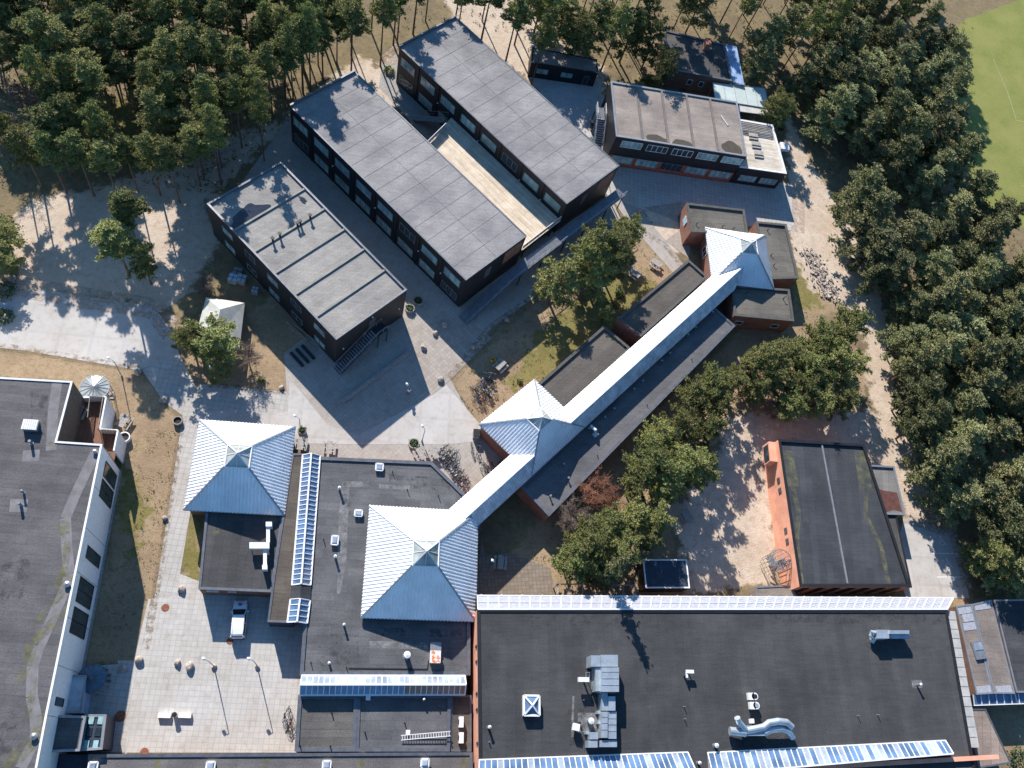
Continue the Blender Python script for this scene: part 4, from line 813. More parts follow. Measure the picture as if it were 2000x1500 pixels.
# terrace notch at the north end
tz = 3.4
nt_ = [Vector(W2(141, 745, hL)), Vector(W2(110, 862, hL)), Vector(W2(199, 868, hL))]
o1 = Vector(W2(207, 775, 4.6)); o2 = Vector(W2(195, 838, 4.6)); o3 = Vector(W2(230, 840, 4.6)); o4 = Vector(W2(222, 880, 4.6)); o0 = Vector(W2(160, 768, 4.6))
for p, q in ((Vector(pL[1]), Vector(pL[2])), (Vector(pL[3]), Vector(pL[2]))):
    d = (q-p).normalized(); n2 = Vector((-d.y, d.x))*.05; n2 = n2 if (n2.x > 0 or abs(d.x) > .9) else -n2
    if abs(d.x) > .9: n2 = Vector((0, .05))
    mb = MB(); mb.bar((*(p+n2), (hL+3.3)/2), (*(q+n2), (hL+3.3)/2), .04, hL-3.6); obj('timber_cladding', mb, plain('brown_cladding', (.16, .12, .09), .8, 0, .2, 2), TLh)
T = thing('roof_court', 'sunken timber court with white parapets at the north end of the sports hall', 'terrace', (*((o1+nt_[1])/2), 0))
tp = [nt_[0]+Vector((.02, 0)), nt_[1]+Vector((.05, .05)), nt_[2]+Vector((0, .05)), o4, o3, o2, o1]
mb = MB(); mb.poly([(*q, tz) for q in tp]); obj('terrace_floor', mb, boards('red_deck', (.22, .11, .07), R(90), .15), T)
mb = MB()
for p, q in ((nt_[0], o1), (o1, o2), (o2, o3), (o3, o4)): 
    d = (q-p).normalized(); n2 = Vector((-d.y, d.x))*.09; mb.prism([tuple(p-n2), tuple(q-n2), tuple(q+n2), tuple(p+n2)][::1], 0, 4.6)
obj('parapet', mb, M['whitewall'], T); FOOT.append([tuple(q) for q in tp])
mb = MB()
def inner(p, q, n=5):
    mb.bar((*p, 4.7), (*q, 4.7), .1)
    for k in range(n+1): r = p+(q-p)*k/n; mb.bar((*r, tz), (*r, 4.7), .07)
inner(o1-Vector((1.8, .1)), o1-Vector((.2, .1))); inner(o1-Vector((1.8, .1)), o1-Vector((1.5, 2.9))); inner(o3-Vector((1.8, .1)), o3-Vector((.2, .1))); inner(o1-Vector((.3, .1)), o2-Vector((.2, 0)))
obj('trellis', mb, M['wood'], T)
# low link at the south end of the sports hall and blue entrance box
flat_block('flat_link', 'low grey flat roof joining the sports hall to its glazed stair', 'building', [W2(91, 1397, 5.4), W2(167, 1399, 5.4), W2(155, 1466, 5.4), W2(75, 1470, 5.4)], 5.4, M['greytrim'], MF['m'], par=.12, pw=.16, trim=M['lighttrim'])
st = [W2(167, 1396, 4.6), W2(207, 1396, 4.6), W2(199, 1463, 4.6), W2(156, 1466, 4.6)]
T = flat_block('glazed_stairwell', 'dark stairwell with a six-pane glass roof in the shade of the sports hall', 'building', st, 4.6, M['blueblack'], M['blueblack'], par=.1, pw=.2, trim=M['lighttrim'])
cst = sum((Vector(q) for q in st), Vector((0, 0)))/4; mb = MB(); g_ = MB()
for i in range(2):
    for j in range(3):
        x, y = cst.x-.45+.9*i, cst.y-1.15+1.15*j; mb.box((x, y, 4.53), (.6, .85, .06))
f_ = obj('window', mb, M['darkmetal'], T)
for i in range(2):
    for j in range(3):
        g_ = MB(); g_.box((cst.x-.45+.9*i, cst.y-1.15+1.15*j, 4.56), (.5, .75, .06)); obj('pane', g_, M['win'] if j != 1 else M['windark'], f_)
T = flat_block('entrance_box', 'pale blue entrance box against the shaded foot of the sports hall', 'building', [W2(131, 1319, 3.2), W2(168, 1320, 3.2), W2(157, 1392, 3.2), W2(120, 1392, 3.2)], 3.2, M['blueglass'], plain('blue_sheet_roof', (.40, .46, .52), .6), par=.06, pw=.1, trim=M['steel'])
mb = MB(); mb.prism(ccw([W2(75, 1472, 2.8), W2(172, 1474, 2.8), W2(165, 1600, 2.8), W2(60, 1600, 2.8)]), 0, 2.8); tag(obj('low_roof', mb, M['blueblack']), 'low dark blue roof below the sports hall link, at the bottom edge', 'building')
# ------------------------------------------------------------------ big hall with orange wall
hH = 6.7
pHall = [(15.45, 17.1), W2(1850, 1192, hH), W2(1897, 1461, hH), (77.6, 1.2), (15.9, -8)]
pHall = [(15.4, 17.1), W2(1850, 1192, hH), W2(1897, 1461, hH), W2(1910, 1530, hH), (16.2, -9)]
TH = flat_block('great_hall', 'largest flat-roofed hall with near-black felt roof and an orange rendered west wall', 'building', pHall, hH, M['orange'], MF['hall'], par=.12, pw=.3, trim=M['blacktrim'])
mb = MB(); q = Vector(pHall[0]); q2 = Vector((16.2, -9)); 
for k in range(6):
    y = 13.5-(k//2)*5.2-(k % 2)*1.7-.5
    if k == 5: continue
    x = 15.4+(17.1-y)*.0306; mb.box((x-.03, y, 5.6), (.1, .28, .9)); mb.box((x-.05, y, 6.1), (.16, .3, .12))
obj('wall_slot', mb, M['windark'], TH)
# north glass canopy (rises towards the hall) and east sheet strip
def lean_light(name, label, a0, a1, z0, b0, b1, z1, n, gm, cross=0, hatch=False, frame=None, alt=None):
    A0, A1 = Vector((*W2(*a0, z0), z0)), Vector((*W2(*a1, z0), z0)); B0, B1 = Vector((*W2(*b0, z1), z1)), Vector((*W2(*b1, z1), z1))
    t = thing(name, label, 'skylight', (*((A0+B1)/2).to_2d(), 0)); f = MB(); g = MB()
    for i in range(n):
        p, q, r, s = A0.lerp(A1, i/n), A0.lerp(A1, (i+1)/n), B0.lerp(B1, (i+1)/n), B0.lerp(B1, i/n)
        g.poly([p, q, r, s], 0 if alt is None else alt[i % len(alt)])
        up = Vector((0, 0, .04)); f.bar(p+up, s+up, .085, .08)
        if hatch and i > n*.5:
            for k in range(1, 7): f.bar(p.lerp(s, k/7)+up*.6, q.lerp(r, min(1, k/7+.12))+up*.6, .035, .03)
    f.bar(A0, A1, .16, .14); f.bar(B0, B1, .16, .14); f.bar(A1, B1, .14)
    if cross: f.bar(A0.lerp(B0, .5)+Vector((0, 0, .04)), A1.lerp(B1, .5)+Vector((0, 0, .04)), .05, .06)
    gl = obj('glazing', g, gm, t); obj('glazing_bars', f, frame or M['white'], gl); return t, A0, A1, B0, B1
t, A0, A1, B0, B1 = lean_light('glass_canopy', 'long milky glass canopy running along the north edge of the great hall', (932, 1163), (1862, 1168), 5.9, (933, 1190), (1850, 1190), 6.72, 50, M['milk'], cross=1, hatch=True)
mb = MB(); mb.prism(ccw([tuple(A0.to_2d()), tuple(A1.to_2d()), tuple(B1.to_2d()), tuple(B0.to_2d())]), 3.0, 5.75, top=False)
obj('gallery_wall', mb, M['darkmetal'], t); FOOT.append([tuple(A0.to_2d()), tuple(A1.to_2d()), tuple(B1.to_2d()), tuple(B0.to_2d())])
for k in range(0, 26): mb = MB(); q = A0.lerp(A1, (k+.2)/26); mb.bar((q.x, q.y+.1, 0), (q.x, q.y+.1, 5.85), .12); obj('post', mb, M['white'], t)
sk = [M['sky'], M['skyl'], M['milk']]
for a0, a1, b0, b1, n, lb, alt in (((936, 1484), (1343, 1469), (935, 1530), (1362, 1512), 36, 'blue glazed skylight at the south edge of the great hall, western one', [0, 0, 0, 1, 0]),
                              ((1382, 1470), (1846, 1446), (1392, 1512), (1862, 1472), 42, 'blue glazed skylight at the south edge of the great hall, eastern one', [0, 0, 1, 0, 0, 0, 1, 0, 1, 1])):
    t, A0, A1, B0, B1 = lean_light('strip_skylight', lb, a0, a1, 6.75, b0, b1, 7.7, n, sk, alt=alt)
    mb = MB()
    mb.add([A0, B0, (B0.x, B0.y, 6.6), (A0.x, A0.y, 6.6)], [(0, 1, 2, 3)]); mb.add([A1, B1, (B1.x, B1.y, 6.6), (A1.x, A1.y, 6.6)], [(0, 1, 2, 3)]); mb.bar((A0.x, A0.y, 6.72), (B0.x, B0.y, 7.68), .14)
    obj('end_cheek', mb, M['milk'], t); mb = MB(); mb.poly([B0, B1, (B1.x, B1.y, 6.6), (B0.x, B0.y, 6.6)]); obj('back_wall', mb, M['orange'], t)
mb = MB(); A = W(1375, 1512, 6.9); B = W(1950, 1478, 6.9); mb.bar((A.x, A.y, 6.75), (B.x, B.y, 6.75), .5, .5); obj('parapet', mb, M['orange'], TH)
mb = MB(); e0 = Vector(pHall[1]); e1 = Vector(pHall[2])
for k in range(14):
    p = e0.lerp(e1, k/14); q = e0.lerp(e1, (k+.94)/14); z = 5.6-.0*k
    mb.prism([(p.x+.08, p.y), (q.x+.08, q.y), (q.x+1.5, q.y), (p.x+1.5, p.y)], 5.9-.02*(k % 2), 6.3-.02*(k % 2))
obj('edge_sheet', mb, plain('grey_edge_sheet', (.42, .42, .40), .7, 0, .12, .8), TH)
for px in ([(1100, 1385), (1165, 1385), (1160, 1465), (1110, 1465)], [(1030, 1200), (1260, 1200), (1250, 1225), (1030, 1222)], [(1500, 1200), (1840, 1200), (1840, 1222), (1500, 1215)], [(1400, 1440), (1560, 1432), (1560, 1455), (1400, 1462)], [(1690, 1225), (1720, 1222), (1720, 1275), (1690, 1275)]): patch(TH, px, hH-.12, M['grime'])
for px in ([(1780, 1328), (1800, 1328), (1802, 1344), (1782, 1344)], [(1128, 1392), (1166, 1392), (1166, 1430), (1130, 1430)], [(1118, 1360), (1122, 1360), (1120, 1440), (1115, 1440)]): patch(TH, px, hH-.11, M['pale_stain'])
# rooftop machines of the hall
zh = hH-.12
def hp_(px, dz=0): return W(*px, zh+dz)
t = thing('rooflight', 'white square rooflight with a diagonal cross on the great hall', 'rooflight', (*W2(1038, 1378, 7.2), zh)); mb = MB(); mb.box((0, 0, .35), (1.9, 2.2, .7)); obj('kerb', mb, M['white'], t, local=True)
g = MB(); g.add([(-.8, -.95, .72), (.8, -.95, .72), (.8, .95, .72), (-.8, .95, .72), (0, 0, 1.15)], [(0, 1, 4), (1, 2, 4), (2, 3, 4), (3, 0, 4)]); gg = obj('dome', g, M['sky'], t, local=True)
f = MB()
for x, y in ((-.8, -.95), (.8, -.95), (.8, .95), (-.8, .95)): f.bar((x, y, .78), (0, 0, 1.2), .16)
for a, b in (((-.9, -1.05), (.9, -1.05)), ((.9, -1.05), (.9, 1.05)), ((.9, 1.05), (-.9, 1.05)), ((-.9, 1.05), (-.9, -1.05))): f.bar((*a, .76), (*b, .76), .22, .12)
obj('frame', f, M['white'], t, local=True)
# air handling unit: boxes given by photo rectangle on top and height
c0 = hp_((1185, 1330), 1.2); T = thing('air_handling_unit', 'large grey air handling unit with boxes and ducts in a row on the great hall', 'ventilation unit', (c0.x, c0.y, zh))
def pbox(parent, name, x0, y0, x1, y1, zt, m=None, zb=0.0):
    a = W2(x0, y1, zh+zt); b = W2(x1, y1, zh+zt); c = W2(x1, y0, zh+zt); d = W2(x0, y0, zh+zt)
    mb = MB(); mb.prism([a, b, c, d], zh+zb, zh+zt); return obj(name, mb, m or M['metal'], parent)
pbox(T, 'intake_box', 1154, 1280, 1173, 1302, 1.9); pbox(T, 'intake_box', 1174, 1279, 1207, 1302, 2.0)
pbox(T, 'filter_section', 1163, 1303.5, 1174, 1350, 1.7); pbox(T, 'fan_section', 1175, 1303.5, 1209, 1351, 2.3)
pbox(T, 'duct', 1175, 1353, 1187, 1388, 1.4); pbox(T, 'duct', 1189, 1360, 1202, 1388, 1.7); pbox(T, 'duct', 1175, 1390, 1187, 1441, 1.6); pbox(T, 'duct', 1188.5, 1390, 1204, 1443, 1.5)
pbox(T, 'duct', 1172, 1446, 1205, 1459, 1.3); pbox(T, 'duct', 1152, 1430, 1168, 1444, 1.3); pbox(T, 'duct', 1149, 1446, 1167, 1460, 1.2); pbox(T, 'pipe_box', 1167, 1388, 1173, 1394, .9); pbox(T, 'pipe_box', 1168, 1407, 1174, 1414, .9)
pbox(T, 'pipe_box', 1144, 1427, 1150, 1434, .7)
mb = MB()
for y in (1312, 1325, 1338): 
    a, b = hp_((1175, y), 2.33), hp_((1209, y), 2.33); mb.bar(a, b, .03)
for y in (1400, 1412, 1425): 
    a, b = hp_((1175, y), 1.63), hp_((1204, y), 1.63); mb.bar(a, b, .03)
obj('duct_flange', mb, M['metal'], T)
t = thing('roof_box', 'white flat-topped cowl on a pipe west of the air handling unit', 'box vent', (*W2(1141, 1327, 8.2), zh)); mb = MB(); mb.box((0, 0, 1.3), (1.25, .5, .5)); obj('cowl', mb, M['white'], t, local=True)
mb = MB(); mb.tube([(.3, .1, 0), (.3, .1, 1.1)], .12, 8); mb.tube([(.3, .3, 1.4), (.3, .8, 1.4), (.75, .8, 1.4), (.8, .2, 1.2), (.8, .1, 0)], .06, 6); obj('pipe', mb, M['steel'], t, local=True)
t = thing('roof_box', 'tilted white box cowl south-west of the air handling unit', 'box vent', (*W2(1126, 1420, 7.6), zh), R(-12)); mb = MB(); mb.box((0, 0, .8), (.75, .75, .55)); obj('cowl', mb, M['white'], t, local=True); mb = MB(); mb.cyl((0, 0, 0), .12, .55, 8); obj('pipe', mb, M['steel'], t, local=True)
t = thing('roof_box', 'white box cowl standing alone in the middle of the great hall roof', 'box vent', (*W2(1348, 1314, 7.6), zh)); mb = MB(); mb.box((.05, .15, .8), (.95, .4, .3)); mb.box((-.35, -.25, .75), (.2, .6, .25)); obj('cowl', mb, M['white'], t, local=True); mb = MB(); mb.cyl((-.35, -.35, 0), .14, .65, 8); mb.cyl((.2, .1, 0), .08, .7, 6); obj('pipe', mb, M['darkmetal'], t, local=True)
vent((1154, 1408), zh, .9, .32, 'wide round white vent beside the air handling unit', capr=1.1)
vent((1133, 1412), zh, .5, .1, 'short dark vent next to the tilted white cowl', cap=False, m=M['darkmetal'])
vent((956, 1420), zh, .9, .14, 'white-capped pipe at the west edge of the great hall'); vent((956, 1449), zh, .4, .06, 'thin pipe at the west edge of the great hall, south of the capped one', cap=False)
vent((1797, 1337), zh, .9, .14, 'white-capped pipe at the east end of the great hall')
for px, lb in (((1140, 1367), 'thin pipe on the great hall beside the air handling unit'), ((1338, 1380), 'thin pipe in the middle of the great hall, northern of two'), ((1339, 1404), 'thin pipe in the middle of the great hall, southern of two'), ((1678, 1398), 'thin pipe in the south-east of the great hall, western of two'), ((1717, 1396), 'thin pipe in the south-east of the great hall, eastern of two')):
    vent(px, zh, .5, .05, lb, cap=False, m=M['lighttrim'], group='thin pipes on the great hall')
def tubes(name, label, cat, parts, m=None):
    c = hp_(parts[0][1][0][:2]); t = thing(name, label, cat, (c.x, c.y, zh))
    for nm, pts, r in parts:
        mb = MB(); mb.tube([hp_((x, y), z) for x, y, z in pts], r, 14); obj(nm, mb, m or M['metal'], t, smooth=False)
    return t
t = tubes('duct_assembly', 'pale round ducts bent like a snake at the south side of the great hall', 'ventilation duct', [('duct', [(1425, 1428, .9), (1445, 1430, 1.0), (1456, 1432, 1.0)], [.5, .5, .45]), ('duct', [(1440, 1402, 2.0), (1443, 1410, 1.7), (1455, 1425, 1.2)], .36),
    ('duct', [(1455, 1428, 1.0), (1475, 1424, 1.1), (1492, 1420, 1.2), (1502, 1412, 1.5), (1520, 1409, 1.6), (1536, 1411, 1.5), (1546, 1420, 1.2)], .42), ('duct', [(1492, 1432, .9), (1505, 1425, 1.1), (1525, 1423, 1.2), (1540, 1428, 1.0), (1548, 1440, .6)], .42)])
pbox(t, 'duct_box', 1456, 1417, 1496, 1437, 1.2)
mb = MB(); q = hp_((1470, 1408), 1.0); mb.box((q.x, q.y, zh+.7), (.4, .5, .6)); obj('pipe_box', mb, M['white'], t)
for px, lb, k in (((1470, 1360), 'pale round fan with dark mouth on the great hall, northern of two', 1), ((1473, 1378), 'pale round fan cowl on the great hall, southern of two', 0)):
    q = hp_(px, 1.2); t = thing('roof_fan', lb, 'roof fan', (q.x, q.y, zh), group='pair of roof fans on the great hall'); mb = MB(); mb.cyl((.25, 0, 0), .42, 1.3, 14); mb.box((-.2, 0, 1.05), (.75, .8, .5)); obj('housing', mb, M['white'], t, local=True)
    mb = MB(); mb.cyl((.3, .0, 1.31), .26, .02, 14); obj('fan_mouth', mb, M['darkmetal'] if k else M['metal'], t, local=True)
vent((1399, 1456), zh, .6, .2, 'white round cowl between the two southern skylights, on the left', capr=1.3); vent((1366, 1490), zh, .6, .15, 'white round cowl in the gap between the southern skylights')
q = hp_((1740, 1241), 1.3); t = thing('air_handling_unit', 'long white cooling duct unit at the north-east of the great hall', 'ventilation unit', (q.x, q.y, zh)); 
pbox(t, 'unit_box', 1712, 1230, 1737, 1247, 1.5); pbox(t, 'unit_box', 1737.5, 1231, 1776, 1238, 1.7); pbox(t, 'unit_box', 1739, 1239, 1777, 1247, 1.3, zb=.9)
mb = MB(); mb.tube([hp_((1710, 1236), 1.4), hp_((1703, 1234), 1.3), hp_((1701, 1240), 1.0), hp_((1708, 1248), .6), hp_((1703, 1255), .3)], .26, 10); obj('duct', mb, M['metal'], t)
mb = MB()
for x, y in ((1715, 1246), (1735, 1246), (1774, 1246)): q = hp_((x, y), 1.3); mb.bar((q.x, q.y, zh), (q.x, q.y, zh+1.3), .08)
obj('post', mb, M['steel'], t)
# white ducts on the annex by the free pyramid
za = 3.2
T = thing('roof_duct', 'white T-shaped rectangular duct on the flat annex roof', 'ventilation duct', (*W2(515, 1066, 3.9), za))
def dbox(x0, y0, x1, y1, zt, zb):
    p = [W2(x0, y1, za+zt), W2(x1, y1, za+zt), W2(x1, y0, za+zt), W2(x0, y0, za+zt)]; mb = MB(); mb.prism(p, za+zb, za+zt, bottom=True); return obj('duct', mb, M['white'], T)
dbox(487, 1059, 526, 1071, 1.3, .7); dbox(520, 1022, 527, 1058.6, 1.1, .6); dbox(514, 1072, 521, 1112, 1.0, .55); dbox(519, 1019, 531, 1028, 1.3, 0); dbox(512, 1103, 522, 1112, 1.2, 0)
mb = MB()
for x, y in ((490, 1069), (517, 1069)): q = W(x, y, za+.7); mb.bar((q.x, q.y, za), (q.x, q.y, za+.7), .06)
obj('post', mb, M['steel'], T)
for px, lb in (((505, 893), 'round metal fan cowl on the free pyramid, upper one'), ((504, 912), 'round metal fan cowl on the free pyramid, lower one')):
    q = W(*px, 6.2); t = thing('roof_fan', lb, 'roof fan', (q.x, q.y, 4.6), group='fan cowls on the free pyramid'); mb = MB(); mb.cyl((0, 0, 0), .38, 1.2, 14); mb.cyl((0, 0, 1.2), .5, .12, 14); mb.cyl((0, 0, 1.32), .48, .25, 14, r2=.1); obj('cowl', mb, M['metal'], t, local=True)
# ------------------------------------------------------------------ gym
zg = 5.0
pG = [W2(1521, 858, zg), W2(1688, 868, zg), W2(1778, 1145, zg), W2(1563, 1145, zg)]
TG = flat_block('gym_hall', 'gym hall with orange west wall and dark roof split by a pale ridge strip', 'building', pG, zg, M['orange'], MF['gym'], par=.3, pw=.3, trim=M['blacktrim'])
a = W(1604, 862, zg-.2); b = W(1656, 1144, zg-.2); mb = MB(); mb.bar((a.x, a.y-.3, zg-.2), (b.x, b.y+.3, zg-.2), .22, .14); obj('ridge_strip', mb, M['lighttrim'], TG)
for i, L0 in enumerate(([(1535, 880), (1548, 950), (1560, 1000), (1556, 1060), (1566, 1140)], [(1680, 880), (1692, 960), (1690, 1005), (1722, 1070), (1735, 1140)])):
    for j, (p, q) in enumerate(zip(L0[:-1], L0[1:])):
        p = Vector(W2(*p, zg-.3)); q = Vector(W2(*q, zg-.3)); n2 = Vector((-(q-p).normalized().y, (q-p).normalized().x))*(1.0 if j == 0 else .35)
        sheet(TG, 'moss_patch', [tuple(p-n2), tuple(q-n2), tuple(q+n2), tuple(p+n2)], zg-.295+.002*(j % 2), M['green_stain'])
a, b = Vector(pG[3]), Vector(pG[0]); 
pts_ = [(1515, 940), (1519, 960), (1533, 1038), (1536, 1059)]; u = (b-a).normalized(); n_ = Vector((u.y, -u.x)); n_ = n_ if n_.x < 0 else -n_
for px in pts_:
    q = Vector(W2(*px, 3.0)); s = (q-a).dot(b-a)/(b-a).length; q = a+u*s+n_*.03
    mb = MB(); mb.box((q.x, q.y, 3.4), (.12, .75, .7), math.atan2(u.y, u.x)-R(90)); obj('window', mb, M['windark'], TG)
mb = MB(); q0, q1 = Vector(pG[3]), Vector(pG[2])
for k in range(7): q = q0.lerp(q1, (k+.6)/7.2); mb.box((q.x, q.y-.04, 2.2), (.9, .1, 3.8))
obj('window', mb, M['windark'], TG)
pl = [W2(1491, 866, 4.2), W2(1520, 862, 4.2), W2(1522, 895, 4.2), W2(1497, 905, 4.2)]
mb = MB(); q = W(1505, 885, 3.2); mb.box((q.x+.2, q.y, 2.9), (1.4, 3.0, 1.9), R(-3)); o = obj('side_box', mb, M['orange'], TG); mb = MB(); mb.box((q.x-.52, q.y, 2.9), (.06, 2.4, 1.4), R(-3)); obj('window', mb, M['windark'], TG)
flat_block('flat_annex', 'low flat annex east of the gym with a pale rim and a rust-red damp patch', 'building', [W2(1699, 908, 3.4), W2(1747, 911, 3.4), W2(1768, 1005, 3.4), W2(1722, 1004, 3.4)], 3.4, M['red'], felt('felt_ga', (.2, .195, .185), R(80), 1, 6), par=.25, pw=.2, trim=M['lighttrim'])
ra = W(1737, 970, 3.15); TGa = SC.objects['flat_annex.001'] if 'flat_annex.001' in SC.objects else None
tga = [o for o in SC.objects if o.get('label', '').startswith('low flat annex east')][0]
sheet(tga, 'rust_stain', [W2(*q, 3.15) for q in ((1711, 952), (1725, 958), (1752, 962), (1762, 1000), (1745, 996), (1722, 1002))], 3.16, plain('rust_red_felt', (.11, .045, .035), .8, 0, .2, 1.5))
flat_block('flat_annex', 'plain lower flat annex along the south half of the gym\'s east side', 'building', [W2(1723, 1006, 3.2), W2(1751, 1008, 3.2), W2(1781, 1147, 3.2), W2(1766, 1147, 3.2)], 3.2, M['orange'], felt('felt_gb', (.10, .098, .092), R(80), 1, 6, moss=.05), par=.1, pw=.15, trim=M['blacktrim'])
def round_canopy(label, c, r, z, m, z0=0.0, spokes=16, fm=None, cage=True):
    t = thing('round_canopy', label, 'canopy', (c[0], c[1], z0)); f = MB(); g = MB(); n = 28
    ring = [(r*math.cos(2*math.pi*k/n), r*math.sin(2*math.pi*k/n), z) for k in range(n)]
    for k in range(n): g.poly([ring[k], ring[(k+1) % n], (0, 0, z+.45)]); f.bar(ring[k], ring[(k+1) % n], .09)
    for k in range(spokes): a = 2*math.pi*k/spokes; f.bar((r*math.cos(a), r*math.sin(a), z+.03), (0, 0, z+.5), .05)
    if cage:
        for k in range(0, n, 2): f.bar(ring[k], (ring[k][0], ring[k][1], 0), .05)
    f.cyl((0, 0, 0), .09, z, 8)
    for k in range(14):
        a = k*.45; f.box((r*.5*math.cos(a), r*.5*math.sin(a), z*(k+.5)/14), (r*.95, .26, .04), a)
    if m: obj('canopy_glass', g, m, t, local=True)
    obj('frame', f, fm or M['steel'], t, local=True); return t
round_canopy('round glazed spiral stair hood behind the sports hall corner', W2(185, 757, 3.0), 1.7, 3.0, M['lantern'])
round_canopy('round spiral stair cage against the orange wall of the gym', W2(1529, 1092, 4.0), 1.35, 3.8, None, spokes=8, fm=M['steel'])
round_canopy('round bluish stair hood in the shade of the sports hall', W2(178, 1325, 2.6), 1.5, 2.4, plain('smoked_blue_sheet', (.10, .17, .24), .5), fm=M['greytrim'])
T = flat_block('garden_shed', 'pale narrow pergola shed south of the gym\'s west wall', 'shed', [W2(1477, 1146, 2.6), W2(1545, 1143, 2.6), W2(1556, 1166, 2.6), W2(1478, 1166, 2.6)], 2.6, M['wood'], MF['small'], par=.1, pw=.12, trim=M['lighttrim'])
# right edge building
zr_ = 3.6
def strip(px, name, label, m, wallm=None): return flat_block(name, label, 'building', [W2(*q, zr_) for q in px], zr_, wallm or M['brown'], m, par=.1, pw=.14, trim=M['lighttrim'])
s1 = strip([(1868, 1184), (1898, 1180), (1940, 1354), (1908, 1356)], 'flat_link', 'narrow brownish roof with milky panels at both ends, nearest the great hall', MF['small'])
s2 = strip([(1900, 1180), (1936, 1172), (1982, 1354), (1942, 1354)], 'flat_link', 'brownish felt roof strip between two pale rails at the right edge', MF['small'])
s3 = strip([(1942, 1172), (2060, 1170), (2080, 1352), (1986, 1352)], 'flat_hall', 'dark flat roof running out of the right edge', MF['dark'])
for t_, px in ((s1, [(1871, 1186), (1896, 1183), (1900, 1196), (1874, 1200)]), (s1, [(1879, 1200), (1901, 1197), (1905, 1212), (1883, 1215)]), (s1, [(1881, 1217), (1905, 1214), (1908, 1229), (1884, 1232)]), (s1, [(1906, 1341), (1934, 1338), (1939, 1352), (1910, 1353)]), (s2, [(1904, 1182), (1933, 1175), (1937, 1188), (1906, 1192)]), (s2, [(1944, 1340), (1974, 1338), (1979, 1352), (1948, 1352)])):
    sheet(t_, 'milky_panel', [W2(*q, zr_) for q in px], zr_-.06, M['milk'])
q = W(1912, 1270, zr_+.2); mb = MB(); mb.box((q.x, q.y, zr_+.05), (1.6, 2.3, .3), R(8)); o = obj('rooflight', mb, M['steel'], s1); mb = MB(); mb.box((q.x, q.y+.5, zr_+.24), (1.35, .95, .05), R(8)); obj('pane', mb, M['skyl'], o)
mb = MB(); a = W(1900, 1357, 3.2); b = W(2060, 1352, 3.2); mb.poly([a, b, (b.x, b.y-1.3, 2.9), (a.x, a.y-1.3, 2.9)]); cn = obj('pergola_roof', mb, M['sky']); tag(cn, 'dark blue glazed lean-to with white bars below the right-hand roofs', 'canopy'); f = MB()
for k in range(12): p = a.lerp(b, k/11); f.bar((p.x, p.y, 3.24), (p.x+.1, p.y-1.3, 2.94), .1)
f.bar((a.x, a.y-1.3, 2.95), (b.x, b.y-1.3, 2.95), .1); o = obj('glazing_bars', f, M['white']); o.parent = cn; o.location = Vector(o.location)-Vector(cn.location)
mb = MB(); a = W(1942, 1151, 1.8); b = W(2060, 1118, 1.8); mb.bar((a.x, a.y, .9), (b.x, b.y, .9), .18, 1.8); tag(obj('garden_wall', mb, M['white']), 'white wall with thin coping slanting into the right edge', 'wall')
T = flat_block('brick_annex', 'low brick-red roofed porch at the south-east corner of the great hall', 'building', [W2(1887, 1385, 3), W2(1925, 1385, 3), W2(1975, 1490, 3), W2(1912, 1500, 3)], 3.0, M['red'], felt('felt_sand', (.30, .24, .20), R(75), 1.2, 6, .6), par=.08, pw=.12)
# small sheds south of the trees
flat_block('black_shed', 'small black flat-roofed shed with a thin white rim between the pines and the great hall', 'shed', [W2(1256, 1093, 2.8), W2(1341, 1093, 2.8), W2(1347, 1148, 2.8), W2(1262, 1148, 2.8)], 2.8, M['black'], M['blueblack'], par=.05, pw=.1, trim=M['white'])
for px, lb in ((((1089, 1141), (1138, 1141)), 'grey timber pergola frame on the terrace, left of the pines'), (((1195, 1143), (1240, 1143)), 'dark timber pergola frame below the pines')):
    a = W(*px[0], 2.3); b = W(*px[1], 2.3); t = thing('pergola', lb, 'pergola', (a.x, a.y, 0)); mb = MB()
    for q in (a, b, Vector((a.x, a.y-2.4, 2.3)), Vector((b.x, b.y-2.4, 2.3))): mb.bar((q.x, q.y, 0), (q.x, q.y, 2.3), .14)
    mb.bar(a, b, .14); mb.bar(a, (a.x, a.y-2.4, 2.3), .14); mb.bar(b, (b.x, b.y-2.4, 2.3), .14); mb.bar((a.x, a.y-2.4, 2.3), (b.x, b.y-2.4, 2.3), .14); mb.bar(((a.x+b.x)/2, a.y, 2.3), ((a.x+b.x)/2, a.y-2.4, 2.3), .1); obj('pergola_frame', mb, M['woodw'], t)
    mb = MB(); mb.box(((a.x+b.x)/2+.2, a.y-1.2, .5), (1.1, 2.0, .08)); mb.box(((a.x+b.x)/2+.2, a.y-1.2, .25), (.6, 1.6, .42)); obj('bench_seat', mb, M['woodb'], t)
